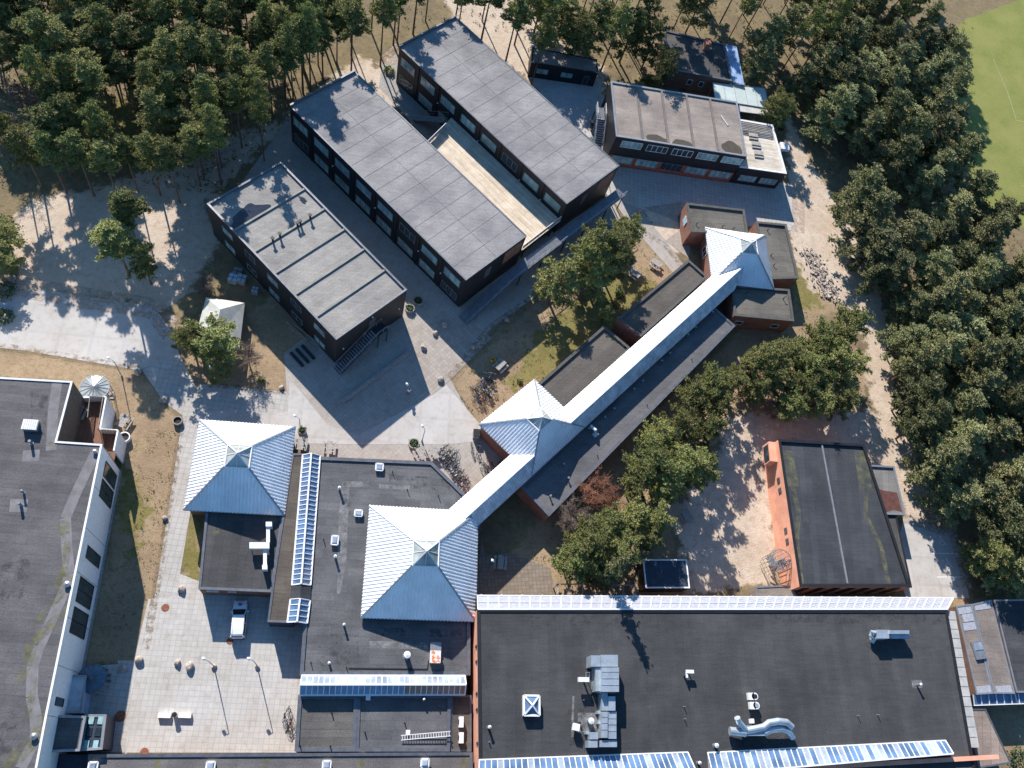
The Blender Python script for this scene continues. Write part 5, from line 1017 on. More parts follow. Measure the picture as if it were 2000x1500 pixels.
# ------------------------------------------------------------------ car
def make_car(c, rz):
    t = thing('estate_car', 'white estate car parked half in the shade of the flat annex', 'car', (c[0], c[1], .04), rz)
    S = [(-2.2, .45, .95, .78), (-2.1, .35, 1.05, .84), (-1.3, .3, 1.0, .87), (0, .3, .98, .88), (1.0, .3, .95, .88), (1.6, .32, .88, .85), (2.05, .36, .75, .74), (2.2, .45, .62, .6)]
    mb = MB(); n = len(S)
    for y, zb, zt, w_ in S: mb.v += [(-w_*.93, y, zb), (w_*.93, y, zb), (w_, y, (zb+zt)*.52), (w_*.9, y, zt), (-w_*.9, y, zt), (-w_, y, (zb+zt)*.52)]
    for i in range(n-1):
        for k in range(6): a = i*6+k; b = i*6+(k+1) % 6; mb.f.append((a, b, b+6, a+6)); mb.m.append(0)
    mb.f += [(5, 4, 3, 2, 1, 0), tuple(range((n-1)*6, n*6))]; mb.m += [0, 0]; obj('body', mb, M['carp'], t, local=True)
    C = [(-2.1, 1.0, .78, 1.0, .78), (-1.85, 1.45, .68, 1.0, .8), (-1.2, 1.53, .7, 1.0, .82), (0.1, 1.52, .69, .98, .82), (.45, 1.45, .66, .97, .82), (1.15, .96, .74, .95, .8)]
    g = MB()
    for y, zt, wt, zb, wb in C: g.v += [(-wb, y, zb), (wb, y, zb), (wt, y, zt), (-wt, y, zt)]
    for i in range(len(C)-1):
        for k in range(4): a = i*4+k; b = i*4+(k+1) % 4; g.f.append((a, b, b+4, a+4)); g.m.append(0)
    g.f += [(3, 2, 1, 0), (20, 21, 22, 23)]; g.m += [0, 0]; obj('windows', g, M['carg'], t, local=True)
    r = MB(); RR = [(-1.98, 1.40, .71), (-1.8, 1.49, .69), (-1.2, 1.56, .71), (0.1, 1.55, .70), (.42, 1.475, .67)]
    for y, z, wd in RR: r.v += [(-wd, y, z-.03), (wd, y, z-.03), (wd*.97, y, z+.02), (-wd*.97, y, z+.02)]
    for i in range(4):
        for k in range(4): a = i*4+k; b = i*4+(k+1) % 4; r.f.append((a, b, b+4, a+4)); r.m.append(0)
    r.f += [(3, 2, 1, 0), (16, 17, 18, 19)]; r.m += [0, 0]
    for s in (-1, 1):
        for y0, y1, z0, z1 in ((.45, 1.2, 1.46, .95), (-.55, -.55, 1.5, 1.0), (-2.0, -2.12, 1.42, 1.0)): r.bar((s*(.68), y0, z0), (s*.8, y1, z1), .09)
        r.bar((s*.6, -1.7, 1.6), (s*.6, 0, 1.6), .05)
    obj('roof', r, M['carp'], t, local=True)
    for x in (-1, 1):
        for y in (-1.35, 1.38):
            wv = MB(); wv.tube([(x*.72, y, .31), (x*.9, y, .31)], .31, 18); w_ = obj('wheel', wv, M['rubber'], t, local=True)
            hb = MB(); hb.tube([(x*.9, y, .31), (x*.915, y, .31)], .19, 14); obj('rim', hb, M['lighttrim'], w_, local=True)
        hl = MB(); hl.box((x*.6, 2.08, .66), (.3, .22, .16)); obj('headlight', hl, M['head'], t, local=True)
        tl = MB(); tl.box((x*.72, -2.14, .85), (.16, .14, .3)); obj('tail_light', tl, M['tail'], t, local=True)
        mr = MB(); mr.box((x*.98, .85, 1.0), (.22, .14, .14)); obj('mirror', mr, M['carp'], t, local=True)
    b = MB(); b.box((0, 2.17, .42), (1.5, .1, .16)); b.box((0, -2.2, .42), (1.6, .1, .16)); obj('bumper', b, M['darkmetal'], t, local=True)
    b = MB(); b.box((0, 1.72, .885), (.42, .3, .01)); obj('bonnet_patch', b, plain('purple_grey_patch', (.16, .12, .26), .3), t, local=True)  # small purple-grey patch on the bonnet
    return t
q = W2(467, 1210, .7); make_car(q, R(3))
# ------------------------------------------------------------------ street furniture
def lamp_post(label, base, hh, arm, z=0.0):
    q = W2(*base); t = thing('street_lamp', label, 'street lamp', (*q, z), group='lamp posts around the school yard'); mb = MB(); mb.tube([(0, 0, 0), (0, 0, hh)], [.07, .045], 8); mb.tube([(0, 0, hh-.02), (arm[0]*.5, arm[1]*.5, hh+.12), (arm[0], arm[1], hh+.1)], .035, 6); mb.cyl((0, 0, 0), .13, .35, 8); obj('pole', mb, M['steel'], t, local=True)
    d = Vector(arm).normalized(); mb = MB(); mb.tube([(arm[0]-d.x*.12, arm[1]-d.y*.12, hh+.1), (arm[0]+d.x*.1, arm[1]+d.y*.1, hh+.12), (arm[0]+d.x*.35, arm[1]+d.y*.35, hh+.1)], [.1, .19, .08], 10); obj('lamp_head', mb, M['white'], t, local=True)
lamp_post('street lamp at the western boulders in the car court', (418, 1301), 4.4, (-.5, .25)); lamp_post('street lamp in the car court, nearest the white car\'s shadow', (502, 1300), 4.4, (-.45, .2))
lamp_post('street lamp behind the sports hall with its long thin shadow over the grass', (238, 735), 4.4, (-.6, .3)); lamp_post('street lamp on a slanting pole beside the dirt track, against the dark pines', (1762, 890), 4.4, (.5, .2))
lamp_post('street lamp at the corner of the pale plaza by the dark bin', (824, 862), 4.2, (-.3, .4)); lamp_post('street lamp next to the round planter by the free pyramid', (587, 842), 4.2, (-.5, .3)); lamp_post('street lamp under the small tree south of the hut', (425, 750), 4.0, (-.4, .4))
lamp_post('street lamp on the terrace between the pyramid and the reddish shrub', (955, 1115), 4.0, (-.2, .3)); lamp_post('street lamp by the parking bays, seen from above as a white dot', (1815, 1022), 3.5, (.2, .1)) ; lamp_post('street lamp near the stone wall below the shorter block', (796, 768), 2.0, (-.2, .3))
def boulder(px, r, label, m=None, seed=0):
    q = W2(*px); rr = random.Random(seed); bm = bmesh.new(); bmesh.ops.create_icosphere(bm, subdivisions=3, radius=1)
    o1_ = Vector([rr.uniform(-9, 9) for _ in range(3)])
    from mathutils import noise as mn
    for v in bm.verts: v.co *= 1+.28*mn.noise(v.co*1.1+o1_)+.08*mn.noise(v.co*3+o1_); v.co = Vector((v.co.x*r, v.co.y*r*.85, (v.co.z+.55)*r*.75))
    me = bpy.data.meshes.new('boulder'); bm.to_mesh(me); bm.free(); me.materials.append(m or M['stone']); o = bpy.data.objects.new('boulder', me); SC.collection.objects.link(o); o.location = (*q, .02); o.rotation_euler = (0, 0, rr.uniform(0, 6))
    return tag(o, label, 'boulder', 'boulders around the yard')
for i, (px, r, lb) in enumerate([((347, 1294), .42, 'tall narrow boulder in the car court, leftmost of the pair'), ((371, 1302), .55, 'broad boulder in the car court beside the narrow one'), ((272, 1289), .5, 'pale boulder at the corner where the grass meets the car court'), ((240, 1306), .5, 'shaded boulder west of the car court corner'), ((418, 1302), .32, 'small boulder at the foot of the western street lamp'), ((502, 1302), .3, 'small boulder at the foot of the eastern street lamp'),
    ((355, 1151), .5, 'boulder where the footpath widens into the car court'), ((322, 1013), .36, 'small pale boulder halfway down the footpath'), ((320, 781), .55, 'grey boulder in tree shade beside the footpath'), ((269, 728), .5, 'pale boulder at the corner of asphalt and grass'), ((550, 758), .38, 'small boulder near the street lamp on the long path'), ((827, 680), .45, 'boulder on the sunlit wedge of plaza between shadows'),
    ((860, 742), .5, 'pale boulder next to the sunny plaza corner'), ((923, 679), .42, 'boulder at the edge of the shaded lawn'), ((868, 636), .48, 'boulder in the shade before the middle block'), ((850, 652), .45, 'low boulder left of the one before the middle block'), ((990, 626), .38, 'boulder at the lawn edge by the long ramp'), ((796, 764), .3, 'small boulder at the end of the low stone kerb'), ((1248, 412), .45, 'grey boulder on the bare plot near the brick annexes'), ((1187, 800-420), .0, ''), ((1287, 700-420), .0, '')]):
    if lb: boulder(px, r, lb, seed=i)
def planter(px, r, h_, label, plant=True, m=None, tree=None):
    q = W2(*px); t = thing('planter', label, 'planter', (*q, .02), group='round concrete planters'); mb = MB(); n = 22
    o_ = [(r*math.cos(2*math.pi*k/n), r*math.sin(2*math.pi*k/n)) for k in range(n)]; i_ = [(x*.82, y*.82) for x, y in o_]
    for k in range(n):
        j = (k+1) % n; mb.add([(*o_[k], 0), (*o_[j], 0), (*o_[j], h_), (*o_[k], h_), (*i_[j], h_), (*i_[k], h_), (*i_[j], h_-.3), (*i_[k], h_-.3)], [(0, 1, 2, 3), (3, 2, 4, 5), (5, 4, 6, 7)])
    obj('ring', mb, m or M['concrete'], t, local=True); mb = MB(); mb.poly([(x, y, h_-.22) for x, y in i_]); obj('soil', mb, M['soil'], t, local=True)
    if plant:
        mb = MB(); rr = random.Random(int(px[0]))
        for _ in range(120): p = Vector((rr.gauss(0, r*.35), rr.gauss(0, r*.35), h_-.2+rr.random()*.35)); d = Vector((rr.uniform(-1, 1), rr.uniform(-1, 1), rr.uniform(0, 1)))*.16; e = Vector((-d.y, d.x, .05))*.4; mb.poly([p, p+d-e, p+d*1.8, p+d+e])
        mb.keep = True; obj('plant', mb, M['grn'], t, local=True)
planter((348, 824), .6, .55, 'round concrete planter beside the footpath near the free pyramid', False); planter((808, 868), .75, .45, 'large round planter next to the timber benches', True); planter((590, 843), .55, .5, 'round planter by the picnic tables at the free pyramid', True)
planter((816, 590), .75, .5, 'round planter with a bush in shade between the two blocks', True); planter((800, 605), .7, .5, 'round bushy planter at the corner of the shorter block', True); planter((245, 857), .7, .7, 'white concrete ring at the foot of the sports hall wall', False, M['white']); planter((1220, 436), 1.1, .4, 'brick ring around the crooked pine by the brick annexes', False, M['red'])
def disc(px, r, label, m=None, nm='manhole_cover', cat='manhole'):
    q = W2(*px); mb = MB(); mb.cyl((q[0], q[1], .03), r, .025, 24); mb.cyl((q[0], q[1], .055), r*.85, .006, 24); tag(obj(nm, mb, m or M['rust']), label, cat, 'rusty manhole covers')
disc((323, 1187), .45, 'rusty manhole cover on the footpath south of the free pyramid'); disc((235, 1399), .6, 'rusty manhole cover in the shade of the sports hall'); disc((449, 1252), .4, 'rusty manhole cover behind the white car'); disc((282, 1469), .45, 'rusty manhole cover at the bottom edge of the car court')
# white benches and a round bin in the car court
for px, lb in (((321, 1397), 'white block bench in the car court, left of the bin'), ((361, 1397), 'white block bench in the car court, right of the bin')):
    q = W2(px[0], px[1], .5); t = thing('block_bench', lb, 'bench', (*q, .03), R(-1), 'white block benches'); mb = MB(); mb.box((0, 0, .26), (1.35, .55, .44)); mb.box((0, 0, .02), (1.2, .45, .04)); obj('seat', mb, M['white'], t, local=True)
q = W2(341, 1396, .8); t = thing('litter_bin', 'dark round bin between the two white block benches', 'bin', (*q, .03)); mb = MB(); mb.cyl((0, 0, 0), .27, .85, 16); obj('drum', mb, M['white'], t, local=True); mb = MB(); mb.cyl((0, 0, .85), .28, .1, 16); mb.cyl((0, 0, .95), .15, .02, 14); obj('lid', mb, M['blacktrim'], t, local=True)
q = W2(931, 846, 1.0); t = thing('litter_bin', 'dark square bin at the corner of the smallest pyramid', 'bin', (*q, .03)); mb = MB(); mb.box((0, 0, .55), (.85, 1.0, 1.1)); obj('drum', mb, M['woodw'], t, local=True); mb = MB(); mb.box((0, 0, 1.14), (.95, 1.1, .08)); obj('lid', mb, M['blacktrim'], t, local=True)
# picnic tables
def picnic(scale=1):
    t = thing('picnic_table', 'x', 'picnic table', (0, 0, 0)); tp_ = MB()
    for k in range(5): tp_.box((0, -.32+.16*k, .74), (1.8, .145, .045))
    obj('table_top', tp_, M['woodw'], t, local=True)
    for s in (-1, 1):
        b = MB(); b.box((0, s*.72-.08, .45), (1.8, .14, .045)); b.box((0, s*.72+.08, .45), (1.8, .14, .045)); obj('bench_seat', b, M['woodw'], t, local=True)
    for x in (-.65, .65):
        l = MB(); l.bar((x, -.62, 0), (x, -.2, .72), .09); l.bar((x, .62, 0), (x, .2, .72), .09); l.bar((x, -.8, .41), (x, .8, .41), .09); obj('leg', l, M['woodb'], t, local=True)
    return t
PT = picnic(); first = True
for px, a, lb in (((587, 866), 90, 'picnic table beside the free pyramid, left one of two'), ((643, 874), 90, 'picnic table beside the free pyramid, right one of two'), ((1282, 514), -40, 'sunlit picnic table on the lawn near the brick annexes'), ((1240, 534), -40, 'picnic table half in shade on the lawn, beside the sunlit one'), ((1168, 560), -40, 'picnic table under the courtyard pines'), ((978, 713), 50, 'picnic table by the bicycles on the shaded lawn'), ((978, 1098), 85, 'picnic table on the paved terrace right of the largest pyramid'), ((1341, 1008), -60, 'picnic table in the shade on the sandy yard'), ((153, 803), 80, 'picnic table in the sunken roof court'), ((242, 822), 70, 'picnic table on the grass behind the sports hall terrace'), ((822, 886), -60, 'grey timber table at the large round planter'), ((848, 884), -60, 'grey timber table between the planter and the bicycles')):
    z = 3.42 if '(153' in str(px) or px == (153, 803) else .04; q = W2(*px, z+.7)
    if first: o = PT; o.location = (*q, z); o.rotation_euler = (0, 0, R(a)); first = False
    else: o = copy_tree(PT, (*q, z), R(a))
    o['label'] = lb; o['group'] = 'picnic tables around the school'
# goods beside the shorter block, boards, kerbs
for px, lb in (((455, 543), 'pale wrapped crate beside the shorter block, left one of the pair'), ((472, 544), 'pale wrapped crate beside the shorter block, right one of the pair'), ((498, 566), 'white box standing on grass below the shorter block'), ((463, 526), 'low slatted pallet behind the wrapped crates')):
    q = W2(*px, .8); t = thing('crate', lb, 'crate', (*q, 0), R(-10), 'crates beside the shorter block'); mb = MB(); hh = .25 if 'pallet' in lb else .9; w_ = .8 if 'white' in lb else 1.2; mb.box((0, 0, hh/2+.08), (w_, w_*1.05, hh)); mb.box((0, 0, .04), (w_*.9, w_*.9, .08)); obj('crate_body', mb, M['metal'] if 'pallet' not in lb else M['woodw'], t, local=True)
    mb = MB(); mb.box((0, 0, hh+.1), (.06, w_*1.07, .03)); mb.box((0, 0, hh+.11), (w_*1.02, .06, .03)); obj('strap', mb, M['darkmetal'], t, local=True)
for k, (a, b) in enumerate((((563, 640), (618, 685)), ((572, 634), (640, 688)), ((560, 632), (600, 668)))):
    a = W(*a); b = W(*b); mb = MB(); mb.bar((a.x, a.y, .15+.14*k), (b.x, b.y, .15+.14*k), .28, .14); tag(obj('timber_beam', mb, M['woodb']), ['long outer timber beam lying along the shorter block', 'long inner timber beam lying along the shorter block', 'short timber beam lying on top at the north end'][k], 'timber', 'timber beams along the shorter block')
mb = MB()
for a, b in (((668, 786), (800, 688)),): a = W(*a); b = W(*b); mb.bar((a.x, a.y, .2), (b.x, b.y, .2), .45, .4)
tag(obj('low_wall', mb, M['concrete']), 'low concrete kerb wall crossing the shaded plaza', 'low wall')
mb = MB(); 
for k in range(3): a = W(568+11*k, 690-7*k); b = W(592+11*k, 716-7*k); mb.bar((a.x, a.y, .2), (b.x, b.y, .2), .4, .35)
tag(obj('stone_steps', mb, M['darkmetal']), 'three dark step blocks on the tiles below the shorter block', 'steps')
# rubble heap beside the dirt track
mb = MB(); rr = random.Random(5); md = MB()
ax = [W(*q).to_2d() for q in ((1575, 490), (1600, 530), (1615, 560), (1625, 585))]
for k in range(330):
    s = rr.random()*3; i = min(2, int(s)); c = ax[i].lerp(ax[i+1], s-i)+Vector((rr.gauss(0, 1.0), rr.gauss(0, .6))); z = max(0, .2-.15*abs(c.x-ax[i].x)/2); sz = rr.uniform(.1, .3)
    (mb if k % 3 else md).box((c.x, c.y, z+rr.random()*.12), (sz*1.6, sz, sz*.5), rr.uniform(0, 3), tilt=('X', rr.uniform(-.6, .6)))
mb.m = [0]*len(mb.f); n0_ = len(mb.f); mb.add(md.v, md.f, 1)
tag(obj('rubble', mb, [plain('pale_rubble', (.44, .38, .32), .9, 0, .25, 2), plain('mid_rubble', (.34, .29, .25), .9, 0, .25, 2)]), kind='stuff')
# ------------------------------------------------------------------ bicycles
def make_bike(fm, k):
    t = thing('bicycle', 'x', 'bicycle', (0, 0, 0))
    for x in (-.52, .52):
        mb = MB(); n = 18; c = [(x+.33*math.cos(2*math.pi*i/n), 0, .34+.33*math.sin(2*math.pi*i/n)) for i in range(n)]
        for i in range(n): mb.bar(c[i], c[(i+1) % n], .035, .035)
        for i in range(0, n, 3): mb.bar(c[i], (x, 0, .34), .012)
        obj('wheel', mb, M['rubber'], t, local=True)
    f = MB(); 
    for a, b in (((-.52, 0, .34), (-.08, 0, .34)), ((-.08, 0, .34), (-.2, 0, .8)), ((-.52, 0, .34), (-.18, 0, .72)), ((-.08, 0, .34), (.36, 0, .72)), ((-.18, 0, .75), (.35, 0, .82)), ((.35, 0, .95), (.52, 0, .34))): f.bar(a, b, .04)
    obj('frame', f, fm, t, local=True)
    h = MB(); h.tube([(.22, -.28, 1.0), (.34, -.2, 1.02), (.36, 0, .98), (.34, .2, 1.02), (.22, .28, 1.0)], .018, 6); obj('handlebar', h, M['steel'], t, local=True)
    s = MB(); s.box((-.2, 0, .88), (.26, .15, .06)); s.bar((-.2, 0, .78), (-.2, 0, .88), .03); obj('saddle', s, M['rubber'], t, local=True)
    if k % 2 == 0: r = MB(); r.box((-.55, 0, .74), (.38, .16, .03)); r.bar((-.55, .08, .72), (-.52, .08, .36), .02); r.bar((-.55, -.08, .72), (-.52, -.08, .36), .02); obj('rack', r, M['steel'], t, local=True)
    return t
cols = [(M['darkmetal'], 'dark'), (M['redp'], 'red'), (M['steel'], 'grey'), (M['bluep'], 'blue'), (M['white'], 'white'), (M['darkmetal'], 'black')]
BK = [make_bike(c[0], i) for i, c in enumerate(cols)]; used = [False]*len(BK); rr = random.Random(11)
def put_bike(k, q, a, label, group):
    lean = rr.uniform(-.15, .15)
    if not used[k]: o = BK[k]; used[k] = True; o.location = (*q, .04)
    else: o = copy_tree(BK[k], (*q, .04))
    o.rotation_euler = (lean, 0, a); o['label'] = label; o['group'] = group
def row(a, b, n, ang, lb, group, jit=.35):
    a = Vector(W2(*a)); b = Vector(W2(*b))
    for i in range(n):
        k = rr.choice([0, 0, 2, 5, 5, 3, 1, 4, 2]); q = a.lerp(b, (i+.5)/n)+Vector((rr.uniform(-jit, jit), rr.uniform(-jit, jit)*.5))
        put_bike(k, q, R(ang)+rr.uniform(-.25, .25), '%s bicycle in %s' % (cols[k][1], lb), group)
row((857, 878), (912, 950), 16, 42, 'the tangled row against the north-east wall of the middle roof', 'bicycles in the tangled row by the middle roof', .25)
row((866, 876), (893, 893), 5, 60, 'the loose cluster just north of the tangled row', 'bicycles in the loose cluster')
row((938, 925), (962, 905), 5, 130, 'the row beside the long ridge roof', 'bicycles beside the ridge roof')
row((922, 770), (955, 745), 9, 150, 'the crowded rack at the lawn edge near the smallest pyramid', 'bicycles in the rack at the lawn edge'); row((930, 790), (962, 760), 7, 150, 'the second crowded rack row on the lawn edge', 'bicycles in the second rack row')
row((940, 735), (968, 740), 3, 70, 'the shade next to the lawn picnic table', 'bicycles by the lawn picnic table')
row((560, 1390), (566, 1420), 4, 75, 'the group at the small folded-felt roof by the court', 'bicycles at the folded-felt roof', .3)
for px, k, a, lb in (((920, 877), 2, 95, 'single grey bicycle standing in the middle of the bicycle yard, left one'), ((932, 880), 0, 80, 'single dark bicycle standing in the middle of the bicycle yard, right one')): put_bike(k, W2(*px), R(a), lb, 'two bicycles alone in the bicycle yard')
for px, lb in (((962, 705), 'yellow plastic crate by the lawn picnic table, left one'), ((973, 710), 'yellow plastic crate by the lawn picnic table, right one')):
    q = W2(*px); t = thing('yellow_crate', lb, 'crate', (*q, .03), R(35), 'yellow crates by the lawn picnic table'); mb = MB(); mb.prism([(-.3, -.22), (.3, -.22), (.3, .22), (-.3, .22)], 0, .45, top=False, bottom=True); mb.prism([(-.27, -.19), (-.27, .19), (.27, .19), (.27, -.19)], .04, .45, top=False); mb.bar((-.3, -.22, .45), (.3, -.22, .45), .05); mb.bar((-.3, .22, .45), (.3, .22, .45), .05); mb.bar((-.3, -.22, .45), (-.3, .22, .45), .05); mb.bar((.3, -.22, .45), (.3, .22, .45), .05); obj('crate_body', mb, M['yellow'], t, local=True)
# ------------------------------------------------------------------ people
def person(px, rz, label, top, bottom, stride=.25):
    q = W2(*px); J = [(0, 0, .95), (0, 0, 1.15), (0, 0, 1.42), (0, 0, 1.52), (0, .02, 1.66), (.1, 0, .9), (.11, stride*.5, .5), (.11, stride*.6-.05, .08), (.11, stride*.6+.12, .04), (-.1, 0, .9), (-.11, -stride*.3, .5), (-.11, -stride, .1), (-.11, -stride+.15, .05),
         (.19, 0, 1.42), (.24, -.06, 1.15), (.24, .06, .92), (-.19, 0, 1.42), (-.24, .06, 1.15), (-.24, .2, .95)]
    E = [(0, 1), (1, 2), (2, 3), (3, 4), (0, 5), (5, 6), (6, 7), (7, 8), (0, 9), (9, 10), (10, 11), (11, 12), (2, 13), (13, 14), (14, 15), (2, 16), (16, 17), (17, 18)]
    RD = [.14, .14, .15, .06, .105, .1, .07, .05, .04, .1, .07, .05, .04, .075, .05, .04, .075, .05, .04]
    me = bpy.data.meshes.new('person'); me.from_pydata(J, E, []); o = bpy.data.objects.new('person', me); SC.collection.objects.link(o); o.location = (*q, .03); o.rotation_euler = (0, 0, rz)
    sk_ = o.modifiers.new('skin', 'SKIN'); 
    for i, v in enumerate(me.skin_vertices[0].data if me.skin_vertices else []): v.radius = (RD[i], RD[i])
    if not me.skin_vertices:
        bm = bmesh.new(); bm.from_mesh(me); ly = bm.verts.layers.skin.verify()
        for i, v in enumerate(bm.verts): v[ly].radius = (RD[i], RD[i]); v[ly].use_root = (i == 0)
        bm.to_mesh(me); bm.free()
    o.modifiers.new('sub', 'SUBSURF').levels = 1; o.modifiers['sub'].render_levels = 1
    dg = bpy.context.evaluated_depsgraph_get(); m2 = bpy.data.meshes.new_from_object(o.evaluated_get(dg)); o.modifiers.clear(); o.data = m2
    m2.materials.clear()
    for mm_ in (M['skin'], top, bottom): m2.materials.append(mm_)
    for f in m2.polygons:
        c = f.center; f.material_index = 2 if c.z < .95 else (1 if c.z < 1.47 and not (abs(c.x) > .2 and c.z < 1.0) else 0)
    hb = MB(); hb.tube([(0, -.03, 1.63), (0, -.03, 1.72), (0, -.01, 1.79)], [.115, .125, .05], 10); obj('hair', hb, M['darkcl'], o, local=True)
    tag(o, label, 'person'); return o
person((1153, 252), R(170), 'person in dark clothes walking in the sun between the blocks', M['darkcl'], M['darkcl'])
person((798, 770), R(30), 'person in white top and blue trousers standing in the plaza shade', M['white'], M['bluecl'], .1)
# ------------------------------------------------------------------ trees
def make_tree(seed, h, cr, c0, mat, limbs=20, dens=1.0, lean=0.0, conical=0.0, tuft=.33, trunk_r=.16):
    rr = random.Random(seed); t = thing('pine_tree', 'x', 'tree', (0, 0, 0)); tr = MB()
    lx, ly = rr.uniform(-1, 1)*(lean+.3), rr.uniform(-1, 1)*(lean+.3)
    P = lambda z: Vector((lx*(z/h)**2, ly*(z/h)**1.6, z))
    tr.tube([P(h*k/6) for k in range(7)], [trunk_r*(1-.8*k/6)+.02 for k in range(7)], 6)
    V = []; Fc = []
    def tuftat(c, s):
        for _ in range(11):
            d = Vector((rr.gauss(0, 1), rr.gauss(0, 1), abs(rr.gauss(0, .8))+.1)).normalized()*s*rr.uniform(.6, 1.15)
            e = d.cross(Vector((rr.uniform(-1, 1), rr.uniform(-1, 1), rr.uniform(-1, 1)))).normalized()*s*.17
            n = len(V); V.extend([tuple(c-e), tuple(c+e), tuple(c+d)]); Fc.append((n, n+1, n+2))
    for k in range(limbs):
        f = (k+rr.random())/limbs; z = h*(c0+(1-c0)*f*.97); a = k*2.4+rr.uniform(-.5, .5)
        prof = (1-f)**.8*conical+(1-conical)*math.sqrt(max(0, 1-((f-.35)/.72)**2)); ln_ = cr*max(.18, prof)*rr.uniform(.55, 1.15)
        b = P(z); tip = b+Vector((math.cos(a)*ln_, math.sin(a)*ln_, ln_*rr.uniform(.05, .4)*(1-conical*1.2)))
        tr.tube([b, b.lerp(tip, .5)+Vector((0, 0, -.05*ln_)), tip], [.06, .04, .015], 4, caps=False)
        nc = max(2, int((2+ln_*1.5)*dens))
        for j in range(nc):
            s = .35+.65*(j+rr.random()*.6)/nc; c = b.lerp(tip, s)+Vector((rr.gauss(0, .18), rr.gauss(0, .18), rr.gauss(0, .1)))*ln_*.6
            br = rr.uniform(.28, .52)*(.6+.25*cr/2.5)
            for _ in range(int(14*dens)):
                o_ = Vector((rr.gauss(0, 1), rr.gauss(0, 1), rr.gauss(0, .55)))*br*.75; tuftat(c+o_, tuft)
    for _ in range(int(10*dens)): tuftat(P(h)+Vector((rr.gauss(0, .3), rr.gauss(0, .3), rr.uniform(-.9, .1))), tuft)
    obj('trunk', tr, M['bark'], t, local=True); cm = MB(); cm.v = V; cm.f = Fc; cm.m = [0]*len(Fc); cm.keep = True; obj('crown', cm, mat, t, local=True)
    return t
def bare_tree(seed, h, cr, m, n=60):
    rr = random.Random(seed); t = thing('bare_tree', 'x', 'tree', (0, 0, 0)); tr = MB(); tw = MB(); tr.tube([(0, 0, 0), (.1, .1, h*.4), (.05, 0, h*.8)], [.12, .08, .03], 6)
    for k in range(n):
        a = rr.uniform(0, 6.28); z = h*rr.uniform(.15, .75); L_ = cr*rr.uniform(.5, 1.1); b = Vector((.07, .05, z)); tip = b+Vector((math.cos(a)*L_, math.sin(a)*L_, L_*rr.uniform(.2, .9))); mid = b.lerp(tip, .5)+Vector((rr.gauss(0, .15), rr.gauss(0, .15), 0)); tr.tube([b, mid, tip], [.035, .022, .01], 3, caps=False)
        for _ in range(14):
            p = mid.lerp(tip, rr.random()); d = Vector((rr.gauss(0, .4), rr.gauss(0, .4), rr.uniform(-.1, .5))); tw.bar(p, p+d*cr*.35, .022)
            for _ in range(2): p2 = p+d*cr*.35*rr.random(); d2 = Vector((rr.gauss(0, .4), rr.gauss(0, .4), rr.uniform(-.1, .4))); tw.bar(p2, p2+d2*cr*.22, .016)
    obj('trunk', tr, m, t, local=True); obj('twigs', tw, m, t, local=True); return t
TALL = [make_tree(100+i, 17, 2.0+.2*(i % 3), .5+.05*(i % 3), M['pine'], limbs=24, conical=.35, dens=1.2, tuft=.34, trunk_r=.14) for i in range(6)]
FULL = [make_tree(200+i, 12, 2.7+.3*(i % 3), .22, M['pine'], limbs=26, dens=1.1, trunk_r=.17) for i in range(5)]
DARK = [make_tree(300+i, 12.5, 3.0+.3*(i % 3), .2, M['darkpine'], limbs=28, dens=1.15, conical=.55, tuft=.38) for i in range(6)]
SPR = [make_tree(400, 13, 2.6, .12, M['darkpine'], limbs=34, dens=1.0, conical=1.0)]
TW = [bare_tree(500, 5, 2.4, M['twig']), bare_tree(501, 5.5, 2.6, M['twigr'])]
USED = set(); PLACED = []
def plant(lib, q, label, group, hs=1.0, ws=1.0, k=None, name=None):
    src = lib[rr.randrange(len(lib))] if k is None else lib[k]; a = rr.uniform(0, 6.28); s = (ws*rr.uniform(.92, 1.1), ws*rr.uniform(.92, 1.1), hs)
    if src.name not in USED: USED.add(src.name); o = src; o.location = (*q, 0); o.rotation_euler = (0, 0, a); o.scale = s
    else: o = copy_tree(src, (*q, 0), a, scale=s)
    o['label'] = label
    if group: o['group'] = group
    elif 'group' in o: del o['group']
    PLACED.append(tuple(q)); return o
rr = random.Random(21)
def blocked(q, marg=.6):
    v = Vector(q)
    for fp in FOOT:
        if in_poly(q, fp): return True
        for i in range(len(fp)):
            a, b = Vector(fp[i-1][:2]), Vector(fp[i][:2]); ab = b-a; t_ = max(0, min(1, (v-a).dot(ab)/(ab.length_squared+1e-9)))
            if (a+ab*t_-v).length < marg: return True
    return False
